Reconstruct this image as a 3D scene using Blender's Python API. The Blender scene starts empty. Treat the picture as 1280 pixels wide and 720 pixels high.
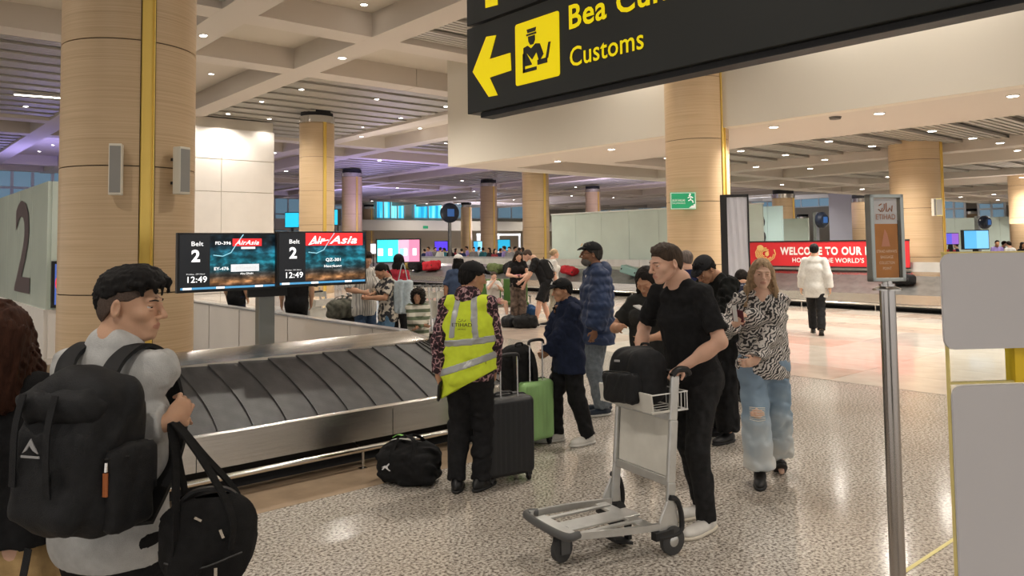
import bpy, math, random
import numpy as np
from mathutils import Vector, Matrix

# ------------------------------------------------------------------ camera
# the hall runs along X and Y; the camera stands at the origin, 1.78 m up, and looks diagonally across it
F = 970.0; PXC, PYC = 640.0, 254.0; EYE = 1.78
YAW = math.atan(1130 / 970.0); PITCH = math.atan(52 / 970.0); ROLL = .0119
f0 = np.array([math.cos(YAW), math.sin(YAW), 0]); r0 = np.array([math.sin(YAW), -math.cos(YAW), 0]); up0 = np.array([0, 0, 1.])
FW = f0 * math.cos(PITCH) + up0 * math.sin(PITCH); _u = np.cross(r0, FW)
RT = r0 * math.cos(ROLL) - _u * math.sin(ROLL); UP = _u * math.cos(ROLL) + r0 * math.sin(ROLL)
CAM = np.array([0, 0, EYE])
def ray(x, y): return FW + RT * (x - PXC) / F + UP * (PYC - y) / F
def at_z(x, y, z): d = ray(x, y); return CAM + d * (z - EYE) / d[2]
def at_d(x, y, s): d = ray(x, y); return CAM + d * s / (d @ f0)
def at_v(x, y, v): d = ray(x, y); return CAM + d * v / d[1]
def at_u(x, y, u): d = ray(x, y); return CAM + d * u / d[0]
def sd(s, d, z=0.): p = r0 * s + f0 * d; return np.array([p[0], p[1], z])

scene = bpy.context.scene
cd = bpy.data.cameras.new('camera'); cam = bpy.data.objects.new('camera', cd); scene.collection.objects.link(cam)
M4 = Matrix(((RT[0], UP[0], -FW[0], 0), (RT[1], UP[1], -FW[1], 0), (RT[2], UP[2], -FW[2], EYE), (0, 0, 0, 1)))
cam.matrix_world = M4
cd.sensor_width = 36.0; cd.lens = 36.0 * F / 1280.0; cd.shift_y = -(360 - PYC) / 1280.0; cd.clip_end = 400; cd.clip_start = .05
scene.camera = cam

# ------------------------------------------------------------------ world, exposure
world = bpy.data.worlds.new('world'); scene.world = world; world.use_nodes = True
bgn = world.node_tree.nodes['Background']; bgn.inputs[0].default_value = (1.0, .96, .92, 1); bgn.inputs[1].default_value = 1.15
vs = scene.view_settings; vs.view_transform = 'Standard'; vs.look = 'None'; vs.gamma = 1.0; vs.exposure = 0.0; vs.use_curve_mapping = False
scene.cycles.max_bounces = 6; scene.cycles.diffuse_bounces = 4; scene.cycles.glossy_bounces = 3; scene.cycles.transmission_bounces = 5
scene.cycles.sample_clamp_indirect = 4.0
SPOT_W = 430.0          # power of one hall downlight
LOW_W = 230.0            # power of one downlight of the low ceiling

# ------------------------------------------------------------------ helpers
COL = scene.collection
rng = random.Random(7)
def tag(o, label=None, cat=None, group=None, kind=None):
    if label: o['label'] = label
    if cat: o['category'] = cat
    if group: o['group'] = group
    if kind: o['kind'] = kind
    return o
def empty(name, loc=(0, 0, 0), rz=0., label=None, cat=None, group=None, kind=None):
    o = bpy.data.objects.new(name, None); COL.objects.link(o); o.location = [float(a) for a in loc]; o.rotation_euler = (0, 0, rz)
    o.empty_display_size = .1
    return tag(o, label, cat, group, kind)
def face_rz(s, d):
    w = r0 * s + f0 * d
    return math.atan2(w[1], w[0]) - math.pi / 2          # local +Y looks that way
def link(name, me, parent=None):
    o = bpy.data.objects.new(name, me); COL.objects.link(o)
    if parent is not None: o.parent = parent
    return o
def copy_tree(o, parent=None):
    c = o.copy(); COL.objects.link(c)
    if parent is not None: c.parent = parent
    for ch in list(o.children): copy_tree(ch, c)
    return c

MATS = {}
def mat(name, col=(.5, .5, .5), rough=.5, metal=0., emit=None, es=1., alpha=1., trans=0., noise=None, bump=None, spec=.5, coat=0., ior=1.45, sheen=0.):
    """noise=(scale, amount, stretch xyz) colour variation; bump=(scale, strength, stretch)"""
    if name in MATS: return MATS[name]
    m = bpy.data.materials.new(name); m.use_nodes = True; nt = m.node_tree; b = nt.nodes['Principled BSDF']
    c4 = tuple(col) + (1,)
    b.inputs['Base Color'].default_value = c4; b.inputs['Roughness'].default_value = rough; b.inputs['Metallic'].default_value = metal
    b.inputs['Specular IOR Level'].default_value = spec; b.inputs['IOR'].default_value = ior
    b.inputs['Alpha'].default_value = alpha; b.inputs['Transmission Weight'].default_value = trans
    b.inputs['Coat Weight'].default_value = coat; b.inputs['Sheen Weight'].default_value = sheen
    if emit: b.inputs['Emission Color'].default_value = tuple(emit) + (1,); b.inputs['Emission Strength'].default_value = es
    tc = nt.nodes.new('ShaderNodeTexCoord')
    def tex(sc, st, det=4):
        mp = nt.nodes.new('ShaderNodeMapping'); mp.inputs['Scale'].default_value = st
        n = nt.nodes.new('ShaderNodeTexNoise'); n.inputs['Scale'].default_value = sc; n.inputs['Detail'].default_value = det
        nt.links.new(tc.outputs['Object'], mp.inputs[0]); nt.links.new(mp.outputs[0], n.inputs['Vector']); return n
    if noise:
        n = tex(noise[0], noise[2] if len(noise) > 2 else (1, 1, 1))
        r = nt.nodes.new('ShaderNodeValToRGB'); a = noise[1]
        r.color_ramp.elements[0].position = .3; r.color_ramp.elements[1].position = .7
        r.color_ramp.elements[0].color = tuple(max(0, x * (1 - a)) for x in col) + (1,); r.color_ramp.elements[1].color = tuple(min(1, x * (1 + a)) for x in col) + (1,)
        nt.links.new(n.outputs[0], r.inputs[0]); nt.links.new(r.outputs[0], b.inputs['Base Color'])
    if bump:
        n = tex(bump[0], bump[2] if len(bump) > 2 else (1, 1, 1)); bp = nt.nodes.new('ShaderNodeBump')
        bp.inputs['Strength'].default_value = bump[1]; bp.inputs['Distance'].default_value = .01
        nt.links.new(n.outputs[0], bp.inputs['Height']); nt.links.new(bp.outputs[0], b.inputs['Normal'])
    MATS[name] = m; return m
def fabric(name, col=(.5, .5, .5), rough=.85, n=.12, sc=260, bs=.25): return mat(name, col, rough, noise=(30, n), bump=(sc, bs), spec=.25)
def add_ramp(m, tex, stops, to='Base Color', interp='LINEAR'):
    nt = m.node_tree; r = nt.nodes.new('ShaderNodeValToRGB'); e = r.color_ramp.elements; r.color_ramp.interpolation = interp
    e[0].position, e[0].color = stops[0][0], tuple(stops[0][1]) + (1,); e[1].position, e[1].color = stops[-1][0], tuple(stops[-1][1]) + (1,)
    for p, c in stops[1:-1]: k = e.new(p); k.color = tuple(c) + (1,)
    nt.links.new(tex, r.inputs[0])
    if to: nt.links.new(r.outputs[0], nt.nodes['Principled BSDF'].inputs[to])
    return r
def node(m, t, **kw):
    n = m.node_tree.nodes.new(t)
    for k, v in kw.items():
        if hasattr(n, k): setattr(n, k, v)
        else: n.inputs[k.replace('_', ' ')].default_value = v
    return n
def lk(m, a, b): m.node_tree.links.new(a, b)

class MB:
    def __init__(s): s.v = []; s.f = []; s.m = []; s.mi = 0
    def add(s, vs, fs):
        o = len(s.v); s.v += [tuple(float(c) for c in v) for v in vs]; s.f += [tuple(o + i for i in f) for f in fs]; s.m += [s.mi] * len(fs); return s
    def box(s, c, sz, R=None):
        x, y, z = sz[0] / 2, sz[1] / 2, sz[2] / 2
        vs = [(-x, -y, -z), (x, -y, -z), (x, y, -z), (-x, y, -z), (-x, -y, z), (x, -y, z), (x, y, z), (-x, y, z)]
        if R is not None: vs = [tuple(np.array(R) @ np.array(v)) for v in vs]
        return s.add([(v[0] + c[0], v[1] + c[1], v[2] + c[2]) for v in vs], [(0, 3, 2, 1), (4, 5, 6, 7), (0, 1, 5, 4), (1, 2, 6, 5), (2, 3, 7, 6), (3, 0, 4, 7)])
    def span(s, a, b): return s.box([(a[i] + b[i]) / 2 for i in range(3)], [abs(b[i] - a[i]) for i in range(3)])
    def tube(s, pts, r, n=8, closed=False, cap=True):
        P = [np.array(p, float) for p in pts]; N = len(P); rr = r if isinstance(r, (list, tuple)) else [r] * N
        T = []
        for i in range(N):
            a = P[(i - 1) % N] if (closed or i > 0) else P[i]; b = P[(i + 1) % N] if (closed or i < N - 1) else P[i]
            t = b - a; T.append(t / (np.linalg.norm(t) + 1e-12))
        ref = np.array([0, 0, 1.]) if abs(T[0][2]) < .9 else np.array([1., 0, 0]); nrm = np.cross(T[0], ref); nrm /= np.linalg.norm(nrm)
        vs = []
        for i in range(N):
            nrm = nrm - T[i] * (nrm @ T[i]); nrm /= (np.linalg.norm(nrm) + 1e-12); bn = np.cross(T[i], nrm)
            for k in range(n):
                a = 2 * math.pi * k / n; vs.append(P[i] + rr[i] * (nrm * math.cos(a) + bn * math.sin(a)))
        fs = []
        for i in range(N if closed else N - 1):
            j = (i + 1) % N
            for k in range(n): k2 = (k + 1) % n; fs.append((i * n + k, i * n + k2, j * n + k2, j * n + k))
        if cap and not closed: fs.append(tuple(range(n))[::-1]); fs.append(tuple((N - 1) * n + k for k in range(n)))
        return s.add(vs, fs)
    def lathe(s, prof, c=(0, 0, 0), n=32, a0=0, a1=2 * math.pi):
        full = abs(a1 - a0 - 2 * math.pi) < 1e-6; m = n if full else n + 1; vs = []
        for r, z in prof:
            for k in range(m): a = a0 + (a1 - a0) * k / n; vs.append((c[0] + r * math.cos(a), c[1] + r * math.sin(a), c[2] + z))
        fs = []
        for i in range(len(prof) - 1):
            for k in range(n): k2 = (k + 1) % m; fs.append((i * m + k, i * m + k2, (i + 1) * m + k2, (i + 1) * m + k))
        return s.add(vs, fs)
    def prism(s, poly, o, ax, ay, th):
        """polygon in the plane o + x*ax + y*ay, pushed along ax x ay by th"""
        o = np.array(o, float); ax = np.array(ax, float); ay = np.array(ay, float); n = np.cross(ax, ay); n /= np.linalg.norm(n)
        a = [o + ax * p[0] + ay * p[1] for p in poly]; b = [q + n * th for q in a]; N = len(a)
        return s.add(a + b, [tuple(range(N))[::-1], tuple(range(N, 2 * N))] + [(i, (i + 1) % N, N + (i + 1) % N, N + i) for i in range(N)])
    def ball(s, c, r, n=12, m=8):
        r = r if hasattr(r, '__len__') else (r, r, r); vs = [(c[0], c[1], c[2] - r[2])]
        for i in range(1, m):
            a = math.pi * i / m - math.pi / 2
            for k in range(n): b = 2 * math.pi * k / n; vs.append((c[0] + r[0] * math.cos(a) * math.cos(b), c[1] + r[1] * math.cos(a) * math.sin(b), c[2] + r[2] * math.sin(a)))
        vs.append((c[0], c[1], c[2] + r[2])); fs = [(0, 1 + (k + 1) % n, 1 + k) for k in range(n)]
        for i in range(m - 2):
            for k in range(n): k2 = (k + 1) % n; fs.append((1 + i * n + k, 1 + i * n + k2, 1 + (i + 1) * n + k2, 1 + (i + 1) * n + k))
        e = 1 + (m - 2) * n; fs += [(e + k, e + (k + 1) % n, len(vs) - 1) for k in range(n)]
        return s.add(vs, fs)
    def mesh(s, name, mats, smooth=False):
        me = bpy.data.meshes.new(name); me.from_pydata(s.v, [], s.f)
        for m in (mats if isinstance(mats, (list, tuple)) else [mats]): me.materials.append(m)
        if any(s.m): me.polygons.foreach_set('material_index', s.m)
        if smooth:
            me.polygons.foreach_set('use_smooth', [True] * len(s.f))
            if smooth != 'all':
                try: me.set_sharp_from_angle(angle=math.radians(40))
                except Exception: pass
        me.update(); return me
    def build(s, name, mats, parent=None, smooth=False, bevel=0.):
        o = link(name, s.mesh(name, mats, smooth), parent)
        if bevel:
            b = o.modifiers.new('bevel', 'BEVEL'); b.width = bevel; b.segments = 2; b.limit_method = 'ANGLE'; b.angle_limit = .7
        return o
def rrect(w, h, r, n=5, cx=0, cy=0):
    out = []
    for sx, sy, a in ((1, 1, 0), (-1, 1, 90), (-1, -1, 180), (1, -1, 270)):
        for k in range(n + 1):
            t = math.radians(a + 90 * k / n); out.append((cx + sx * (w / 2 - r) + r * math.cos(t), cy + sy * (h / 2 - r) + r * math.sin(t)))
    return out
def text(name, s, o, ax, ay, size, m, parent=None, bold=0., width=None, align='LEFT', shear=0., th=.002, sx=1.):
    """flat lettering: origin o, reading along ax, up along ay; size = cap height in metres"""
    c = bpy.data.curves.new(name, 'FONT'); c.body = s; c.size = size / .7; c.offset = bold * size; c.shear = shear; c.align_x = align; c.resolution_u = 3; c.space_character = 1 + bold * 2.2
    t = bpy.data.objects.new(name, c); COL.objects.link(t); bpy.context.view_layer.update()
    me = bpy.data.meshes.new_from_object(t.evaluated_get(bpy.context.evaluated_depsgraph_get())); bpy.data.objects.remove(t)
    ax = np.array(ax, float); ay = np.array(ay, float); ax /= np.linalg.norm(ax); ay /= np.linalg.norm(ay); n = np.cross(ax, ay)
    co = np.empty(len(me.vertices) * 3); me.vertices.foreach_get('co', co); co = co.reshape(-1, 3)
    if width and len(co): sx = width / max(1e-6, co[:, 0].max() - co[:, 0].min())
    P = np.array(o, float) + co[:, :1] * sx * ax + co[:, 1:2] * ay + n * th
    me.vertices.foreach_set('co', P.ravel()); me.materials.clear(); me.materials.append(m); me.update(); me.name = name
    return link(name, me, parent)

# ------------------------------------------------------------------ soft bodies: distance fields turned into meshes
def nrm(v): v = np.array(v, float); return v / (np.linalg.norm(v) + 1e-12)
def rotm(x=0, y=0, z=0):
    x, y, z = map(math.radians, (x, y, z)); cx, sx, cy, sy, cz, sz = math.cos(x), math.sin(x), math.cos(y), math.sin(y), math.cos(z), math.sin(z)
    return np.array([[cz, -sz, 0], [sz, cz, 0], [0, 0, 1]]) @ np.array([[cy, 0, sy], [0, 1, 0], [-sy, 0, cy]]) @ np.array([[1, 0, 0], [0, cx, -sx], [0, sx, cx]])
def smin(a, b, k):
    if k <= 0: return np.minimum(a, b)
    h = np.maximum(k - np.abs(a - b), 0) / k; return np.minimum(a, b) - h * h * k * .25
class Sdf:
    def __init__(s): s.ops = []; s.R = np.eye(3); s.o = np.zeros(3); s.s = 1.
    def frame(s, R=np.eye(3), o=(0, 0, 0), sc=1.): s.R = R; s.o = np.array(o, float); s.s = sc; return s
    def T(s, p): return s.R @ (np.array(p, float) * s.s) + s.o
    def cap(s, a, b, r1, r2=None, k=.02, lat=None, op='u'):
        r2 = r1 if r2 is None else r2; a, b = s.T(a), s.T(b); r1 *= s.s; r2 *= s.s; m = max(r1, r2) * (lat[1] if lat else 1)
        l = None if lat is None else (s.R @ nrm(lat[0]), lat[1])
        s.ops.append(('cap', op, k * s.s, np.minimum(a, b) - m, np.maximum(a, b) + m, (a, b, r1, r2, l))); return s
    def ell(s, c, r, R=None, k=.02, op='u'):
        c = s.T(c); r = np.array(r, float) * s.s; RR = s.R @ (np.eye(3) if R is None else R); e = np.sqrt(((RR * r[None, :]) ** 2).sum(1))
        s.ops.append(('ell', op, k * s.s, c - e, c + e, (c, r, RR))); return s
    def box(s, c, h, R=None, r=.02, k=.02, op='u'):
        c = s.T(c); h = np.array(h, float) * s.s; RR = s.R @ (np.eye(3) if R is None else R); e = (np.abs(RR) * h[None, :]).sum(1)
        s.ops.append(('box', op, k * s.s, c - e, c + e, (c, h, RR, r * s.s))); return s
    def cut(s, p, n): s.ops.append(('cut', 'i', 0, None, None, (s.T(p), s.R @ nrm(n)))); return s
    def fn(s, g): s.ops.append(('fn', 'f', 0, None, None, (g, s.R.copy(), s.o.copy(), s.s))); return s
    def grp(s, g, k=.02): lo, hi = g.bounds(); s.ops.append(('grp', 'u', k, lo, hi, g)); return s
    def bounds(s):
        L = [o for o in s.ops if o[1] == 'u']; return np.min([o[3] for o in L], 0), np.max([o[4] for o in L], 0)
    def run(s, xs, ys, zs):
        f = np.full((len(xs), len(ys), len(zs)), .5, np.float32); ax = (xs, ys, zs)
        for kind, op, k, lo, hi, a in s.ops:
            if lo is not None:
                m = .03 + k; sl = [slice(max(0, np.searchsorted(ax[i], lo[i] - m) - 1), np.searchsorted(ax[i], hi[i] + m) + 1) for i in range(3)]
            else: sl = [slice(0, len(ax[i])) for i in range(3)]
            X, Y, Z = ax[0][sl[0]], ax[1][sl[1]], ax[2][sl[2]]
            if min(len(X), len(Y), len(Z)) == 0: continue
            sl = tuple(sl); sub = f[sl]
            if kind == 'grp': d = a.run(X, Y, Z)
            elif kind == 'fn':
                g, R, o, sc = a; px, py, pz = X[:, None, None] - o[0], Y[None, :, None] - o[1], Z[None, None, :] - o[2]
                q = [(px * R[0, j] + py * R[1, j] + pz * R[2, j]) / sc for j in range(3)]; f[sl] = g(sub, *q); continue
            elif kind == 'cut':
                p, n = a; d = (X[:, None, None] - p[0]) * n[0] + (Y[None, :, None] - p[1]) * n[1] + (Z[None, None, :] - p[2]) * n[2]
                f[sl] = np.maximum(sub, d); continue
            else:
                c = a[0]; px, py, pz = (X - c[0])[:, None, None], (Y - c[1])[None, :, None], (Z - c[2])[None, None, :]
                if kind == 'cap':
                    _, b, r1, r2, l = a; ab = b - c
                    if l is not None:
                        n, q = l; w = (px * n[0] + py * n[1] + pz * n[2]) * (1 - 1 / q); px, py, pz = px - w * n[0], py - w * n[1], pz - w * n[2]
                        ab = ab - n * (ab @ n) * (1 - 1 / q)
                    t = np.clip((px * ab[0] + py * ab[1] + pz * ab[2]) / max(1e-9, ab @ ab), 0, 1)
                    d = np.sqrt((px - ab[0] * t) ** 2 + (py - ab[1] * t) ** 2 + (pz - ab[2] * t) ** 2) - (r1 + (r2 - r1) * t)
                elif kind == 'ell':
                    _, r, R = a; q = [px * R[0, j] + py * R[1, j] + pz * R[2, j] for j in range(3)]
                    k0 = np.sqrt(sum((q[j] / r[j]) ** 2 for j in range(3))); k1 = np.sqrt(sum((q[j] / r[j] ** 2) ** 2 for j in range(3))) + 1e-6
                    d = k0 * (k0 - 1) / k1
                else:
                    _, h, R, rr = a; q = [np.abs(px * R[0, j] + py * R[1, j] + pz * R[2, j]) - h[j] + rr for j in range(3)]
                    d = np.sqrt(sum(np.maximum(q[j], 0) ** 2 for j in range(3))) + np.minimum(np.maximum(np.maximum(q[0], q[1]), q[2]), 0) - rr
            if op == 'u': f[sl] = smin(sub, d, k)
            elif op == 's': f[sl] = -smin(-sub, d, k)
            elif op == 'x': f[sl] = np.maximum(sub, d)
        return f
    def mesh(s, name, mats, vox=.01, fine=(), smooth=True, paint=None):
        lo, hi = s.bounds(); lo = lo - .012 - vox; hi = hi + .012 + vox; ax = []
        for i in range(3):
            cur = lo[i]; L = [cur]
            while cur < hi[i]:
                st = vox
                for c, r, v in fine:
                    if abs(cur - c[i]) < r: st = min(st, v)
                cur += st; L.append(cur)
            ax.append(np.array(L))
        f = s.run(*ax); V, Q = surfnet(f, *ax)
        me = bpy.data.meshes.new(name); me.vertices.add(len(V)); me.vertices.foreach_set('co', V.ravel())
        n = len(Q); me.loops.add(n * 4); me.loops.foreach_set('vertex_index', Q.ravel().astype(np.int32))
        me.polygons.add(n); me.polygons.foreach_set('loop_start', np.arange(0, n * 4, 4, dtype=np.int32)); me.polygons.foreach_set('loop_total', np.full(n, 4, np.int32))
        for m in (mats if isinstance(mats, (list, tuple)) else [mats]): me.materials.append(m)
        if paint is not None and n:
            me.polygons.foreach_set('material_index', paint(V[Q].mean(1)).astype(np.int32))
        me.polygons.foreach_set('use_smooth', np.ones(n, bool)); me.update(calc_edges=True); return me
    def build(s, name, mats, parent=None, vox=.01, fine=(), paint=None):
        return link(name, s.mesh(name, mats, vox, fine, paint=paint), parent)
def surfnet(f, xs, ys, zs):
    s = f < 0; nx, ny, nz = f.shape
    cnt = np.zeros((nx - 1, ny - 1, nz - 1), np.int8)
    for a in (0, 1):
        for b in (0, 1):
            for c in (0, 1): cnt += s[a:nx - 1 + a, b:ny - 1 + b, c:nz - 1 + c]
    act = (cnt > 0) & (cnt < 8); I = np.argwhere(act); idx = np.full(act.shape, -1, np.int64); idx[act] = np.arange(len(I))
    if len(I) == 0: return np.zeros((0, 3)), np.zeros((0, 4), np.int64)
    i, j, k = I.T; P = np.zeros((len(I), 3)); W = np.zeros(len(I)); A = (xs, ys, zs)
    for axn in range(3):
        for a in (0, 1):
            for b in (0, 1):
                o = [0, 0, 0]; o1, o2 = [x for x in range(3) if x != axn]; o[o1] = a; o[o2] = b
                p = (i + o[0], j + o[1], k + o[2]); q = [p[0], p[1], p[2]]; q[axn] = q[axn] + 1; q = tuple(q)
                fa, fb = f[p], f[q]; m = (fa < 0) != (fb < 0); t = np.where(m, fa / np.where(m, fa - fb, 1), 0)
                for d in range(3):
                    c = A[d][p[d]] if d != axn else A[d][p[d]] * (1 - t) + A[d][q[d]] * t
                    P[:, d] += np.where(m, c, 0)
                W += m
    P /= np.maximum(W, 1)[:, None]; Q = []
    for axn in range(3):
        o1, o2 = [x for x in range(3) if x != axn]
        sa = [slice(1, None)] * 3; sb = [slice(1, None)] * 3
        sl0 = [slice(None)] * 3; sl1 = [slice(None)] * 3; sl0[axn] = slice(0, -1); sl1[axn] = slice(1, None)
        e = s[tuple(sl0)] != s[tuple(sl1)]
        for o in (o1, o2):
            z = [slice(None)] * 3; z[o] = 0; e[tuple(z)] = False; z[o] = -1; e[tuple(z)] = False
        E = np.argwhere(e)
        if not len(E): continue
        def cell(d1, d2): c = E.copy(); c[:, o1] -= d1; c[:, o2] -= d2; return idx[c[:, 0], c[:, 1], c[:, 2]]
        q = np.stack([cell(1, 1), cell(0, 1), cell(0, 0), cell(1, 0)], 1)
        ins = s[E[:, 0], E[:, 1], E[:, 2]]; flip = ins if axn != 1 else ~ins
        q[~flip] = q[~flip][:, ::-1]; Q.append(q)
    return P, np.concatenate(Q)
def folds(amp, wl=.1, seed=1, st=(1, 1, .6)):
    r = np.random.RandomState(seed); D = r.randn(5, 3) * np.array(st); D /= np.linalg.norm(D, axis=1)[:, None]; ph = r.rand(5) * 6.3; w = wl * (.6 + r.rand(5))
    def g(f, x, y, z):
        n = 0
        for i in range(5): n = n + np.sin((x * D[i, 0] + y * D[i, 1] + z * D[i, 2]) * 6.283 / w[i] + ph[i] + (n * .8 if i else 0))
        return f + amp * .4 * n
    return g
# ------------------------------------------------------------------ people
def ik(a, t, l1, l2, hint):
    a, t = np.array(a, float), np.array(t, float); d = t - a; L = np.linalg.norm(d); L2 = min(L, (l1 + l2) * .995); n = d / L
    t = a + n * L2; x = (l1 * l1 - l2 * l2 + L2 * L2) / (2 * L2); h = math.sqrt(max(0, l1 * l1 - x * x)); hint = np.array(hint, float); hp = hint - n * (hint @ n)
    return a + n * x + nrm(hp) * h, t
def hand(S, w, d, pn, side, sc=1., curl=.5, thumb=.5):
    """palm from wrist w along d, palm normal pn; side=+1 when the thumb is on d x pn"""
    d = nrm(d); pn = nrm(np.array(pn) - d * (np.array(pn) @ d)); s = np.cross(d, pn) * side; c = w + d * .045 * sc
    S.ell(w + d * .048 * sc, (.041 * sc, .052 * sc, .017 * sc), np.stack([s, d, pn], 1), k=.012); S.cap(w, w + d * .03 * sc, .023 * sc, .022 * sc, k=.015)
    for i, (off, ln) in enumerate(((.030, .070), (.010, .078), (-.010, .072), (-.029, .058))):
        a = w + d * .085 * sc + s * off * sc; c1 = curl * 1.1 + i * .04; e1 = nrm(d * math.cos(c1) + pn * math.sin(c1) + s * off * 1.2); c2 = curl * 2.3 + .1; e2 = nrm(d * math.cos(c2) + pn * math.sin(c2)); b = a + e1 * ln * .5 * sc
        S.cap(a - d * .02 * sc, b, .0095 * sc, .0088 * sc, k=.004); S.cap(b, b + e2 * ln * .5 * sc, .0088 * sc, .0072 * sc, k=.003)
    a = w + d * .022 * sc + s * .03 * sc; b = a + nrm(s * .8 + d * .8 + pn * thumb) * .036 * sc; S.cap(a - s * .012 * sc, b, .0125 * sc, .0105 * sc, k=.01); S.cap(b, b + nrm(d + pn * thumb * 1.4 + s * .1) * .03 * sc, .0102 * sc, .008 * sc, k=.003)
def head_sdf(S, R, o, s, neckb, sex='m', neck_r=.056):
    S.frame(R, o, s)
    S.ell((0, -.018, .032), (.073, .093, .080), k=.01); S.ell((0, .020, -.028), (.056, .066, .072), k=.03)
    S.ell((0, .067, -.094), (.022, .018, .016), k=.02)
    for q in (-1, 1):
        S.cap((q * .050, -.006, -.045), (q * .018, .054, -.096), .014, .012, k=.02); S.ell((q * .040, .052, -.022), (.022, .022, .020), k=.02)
        S.cap((q * .012, .083, .020), (q * .042, .068, .022), .0095, .008, k=.014)
    for q in (-1, 1): S.ell((q * .031, .094, .001), (.019, .015, .0115), k=.012, op='s')
    S.cap((0, .086, .012), (0, .108, -.027), .0075, .0095, k=.010); S.ell((0, .108, -.031), (.012, .011, .0095), k=.006)
    for q in (-1, 1): S.ell((q * .012, .096, -.035), (.008, .010, .0075), k=.005)
    S.ell((0, .071, -.064), (.028, .018, .022), k=.016)
    S.ell((0, .0868, -.0590), (.020, .0062, .0045), k=.005); S.ell((0, .0855, -.0690), (.017, .0062, .0050), k=.005)
    S.cap((-.020, .0945, -.0637), (.020, .0945, -.0637), .0024, k=.003, op='s')
    for q in (-1, 1):
        S.ell((q * .031, .0775, .0055), (.0165, .0095, .0052), k=.004); S.ell((q * .031, .0775, -.0075), (.0155, .0090, .0040), k=.004)
        E = rotm(-12, 0, q * -22); S.ell((q * .079, -.014, -.006), (.0085, .019, .031), E, k=.006); S.ell((q * .088, -.009, -.002), (.008, .010, .018), E, k=.004, op='s')
    S.frame(); hb = R @ (np.array((0, -.034, -.035)) * s) + o
    S.cap(hb, neckb, neck_r * .92 * s, neck_r * 1.10 * s, k=.018); return S
def hairline(front=.058, temple=.03, ear=.004, back=-.07, up=9.):
    ys = np.array([-.12, -.085, -.03, -.005, .018, .045, .062, .09]); zs = np.array([back, back, ear - .012, ear + .012, ear + .012, temple, front - .006, front])
    return lambda f, x, y, z: np.maximum(f, np.interp(np.broadcast_to(y, f.shape), ys, zs).astype(np.float32) - z)
def hair_sdf(kind, R, o, s):
    S = Sdf().frame(R, o, s)
    if kind in ('short', 'buzz', 'fade', 'shaved'):
        t = {'short': .012, 'buzz': .005, 'fade': .004, 'shaved': .0035}[kind]
        S.ell((0, -.018, .032), (.073 + t, .093 + t, .080 + t), k=.01); S.ell((0, -.03, -.02), (.062 + t, .07 + t, .06), k=.03)
        if kind == 'short': S.ell((0, .02, .085), (.058, .062, .032), k=.02)
        S.fn(hairline()); S.fn(folds(.004 if kind == 'short' else .0008, .03, 3))
    elif kind == 'swept':
        S.ell((0, -.02, .048), (.081, .098, .082), k=.01); S.ell((0, .040, .098), (.070, .066, .036), rotm(-14, 0, 0), k=.02); S.ell((0, -.085, .012), (.052, .030, .046), k=.02)
        S.fn(lambda f, x, y, z: np.maximum(f, (np.interp(np.broadcast_to(y, f.shape), [-.12, -.08, -.02, .05, .1], [-.020, -.010, .040, .056, .056]).astype(np.float32) - z)))
        for i, (x, y, z, x2, y2, z2) in enumerate(((.05, .055, .085, .048, .098, .034), (.02, .06, .09, .028, .108, .04), (-.01, .065, .09, -.008, .112, .044), (-.035, .055, .09, -.04, .100, .040), (.066, .03, .075, .066, .062, .030))):
            m = ((x + x2) / 2, max(y, y2) - .003, (z + z2) / 2 + .014); S.cap((x, y, z), m, .016, .012, k=.012); S.cap(m, (x2, y2, z2), .011, .003, k=.006)
        S.fn(folds(.0030, .022, 5, (1, .25, .25)))
    elif kind in ('long', 'longwavy', 'ponytail', 'bun'):
        S.ell((0, -.020, .036), (.084, .102, .088), k=.01)
        if kind in ('ponytail', 'bun'):
            S.fn(hairline(.06, .03, 0, -.06)); S.ell((0, -.115, .02), (.035, .032, .04), k=.02)
            if kind == 'ponytail': S.cap((0, -.12, .0), (0, -.125, -.15), .024, .012, k=.03)
        else:
            S.ell((0, -.045, -.05), (.082, .064, .09), k=.03); w = .03 if kind == 'longwavy' else 0
            for q in (-1, 1):
                S.cap((q * .077, -.008, .02), (q * (.084 + w * .5), -.018, -.12), .020, .024, k=.03); S.cap((q * (.084 + w * .5), -.018, -.12), (q * (.088 + w), -.002, -.25), .026, .016, k=.03)
            S.cap((0, -.07, -.08), (0, -.085, -.25), .05, .032, k=.04, lat=((1, 0, 0), 1.9))
            # the face stays open
            S.fn(lambda f, x, y, z: -smin(-f, (np.sqrt((x / .066) ** 2 + ((z + .045) / .112) ** 2) - 1) * .06 + np.maximum(0, .022 - y) * 3, .01))
            S.fn(lambda f, x, y, z: np.maximum(f, np.where(z < -.10, y - .03, y - .12)))
            S.fn(folds(.0045, .035, 2, (1, 1, .22)))
    elif kind == 'curly':
        S.ell((0, -.025, .03), (.125, .118, .118), k=.02); S.ell((0, -.03, -.06), (.12, .09, .08), k=.03)
        S.fn(lambda f, x, y, z: -smin(-f, (np.sqrt((x / .062) ** 2 + ((z + .045) / .098) ** 2) - 1) * .06 + np.maximum(0, .01 - y) * 3, .01)); S.fn(folds(.012, .04, 2, (1, 1, 1)))
    return S
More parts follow.
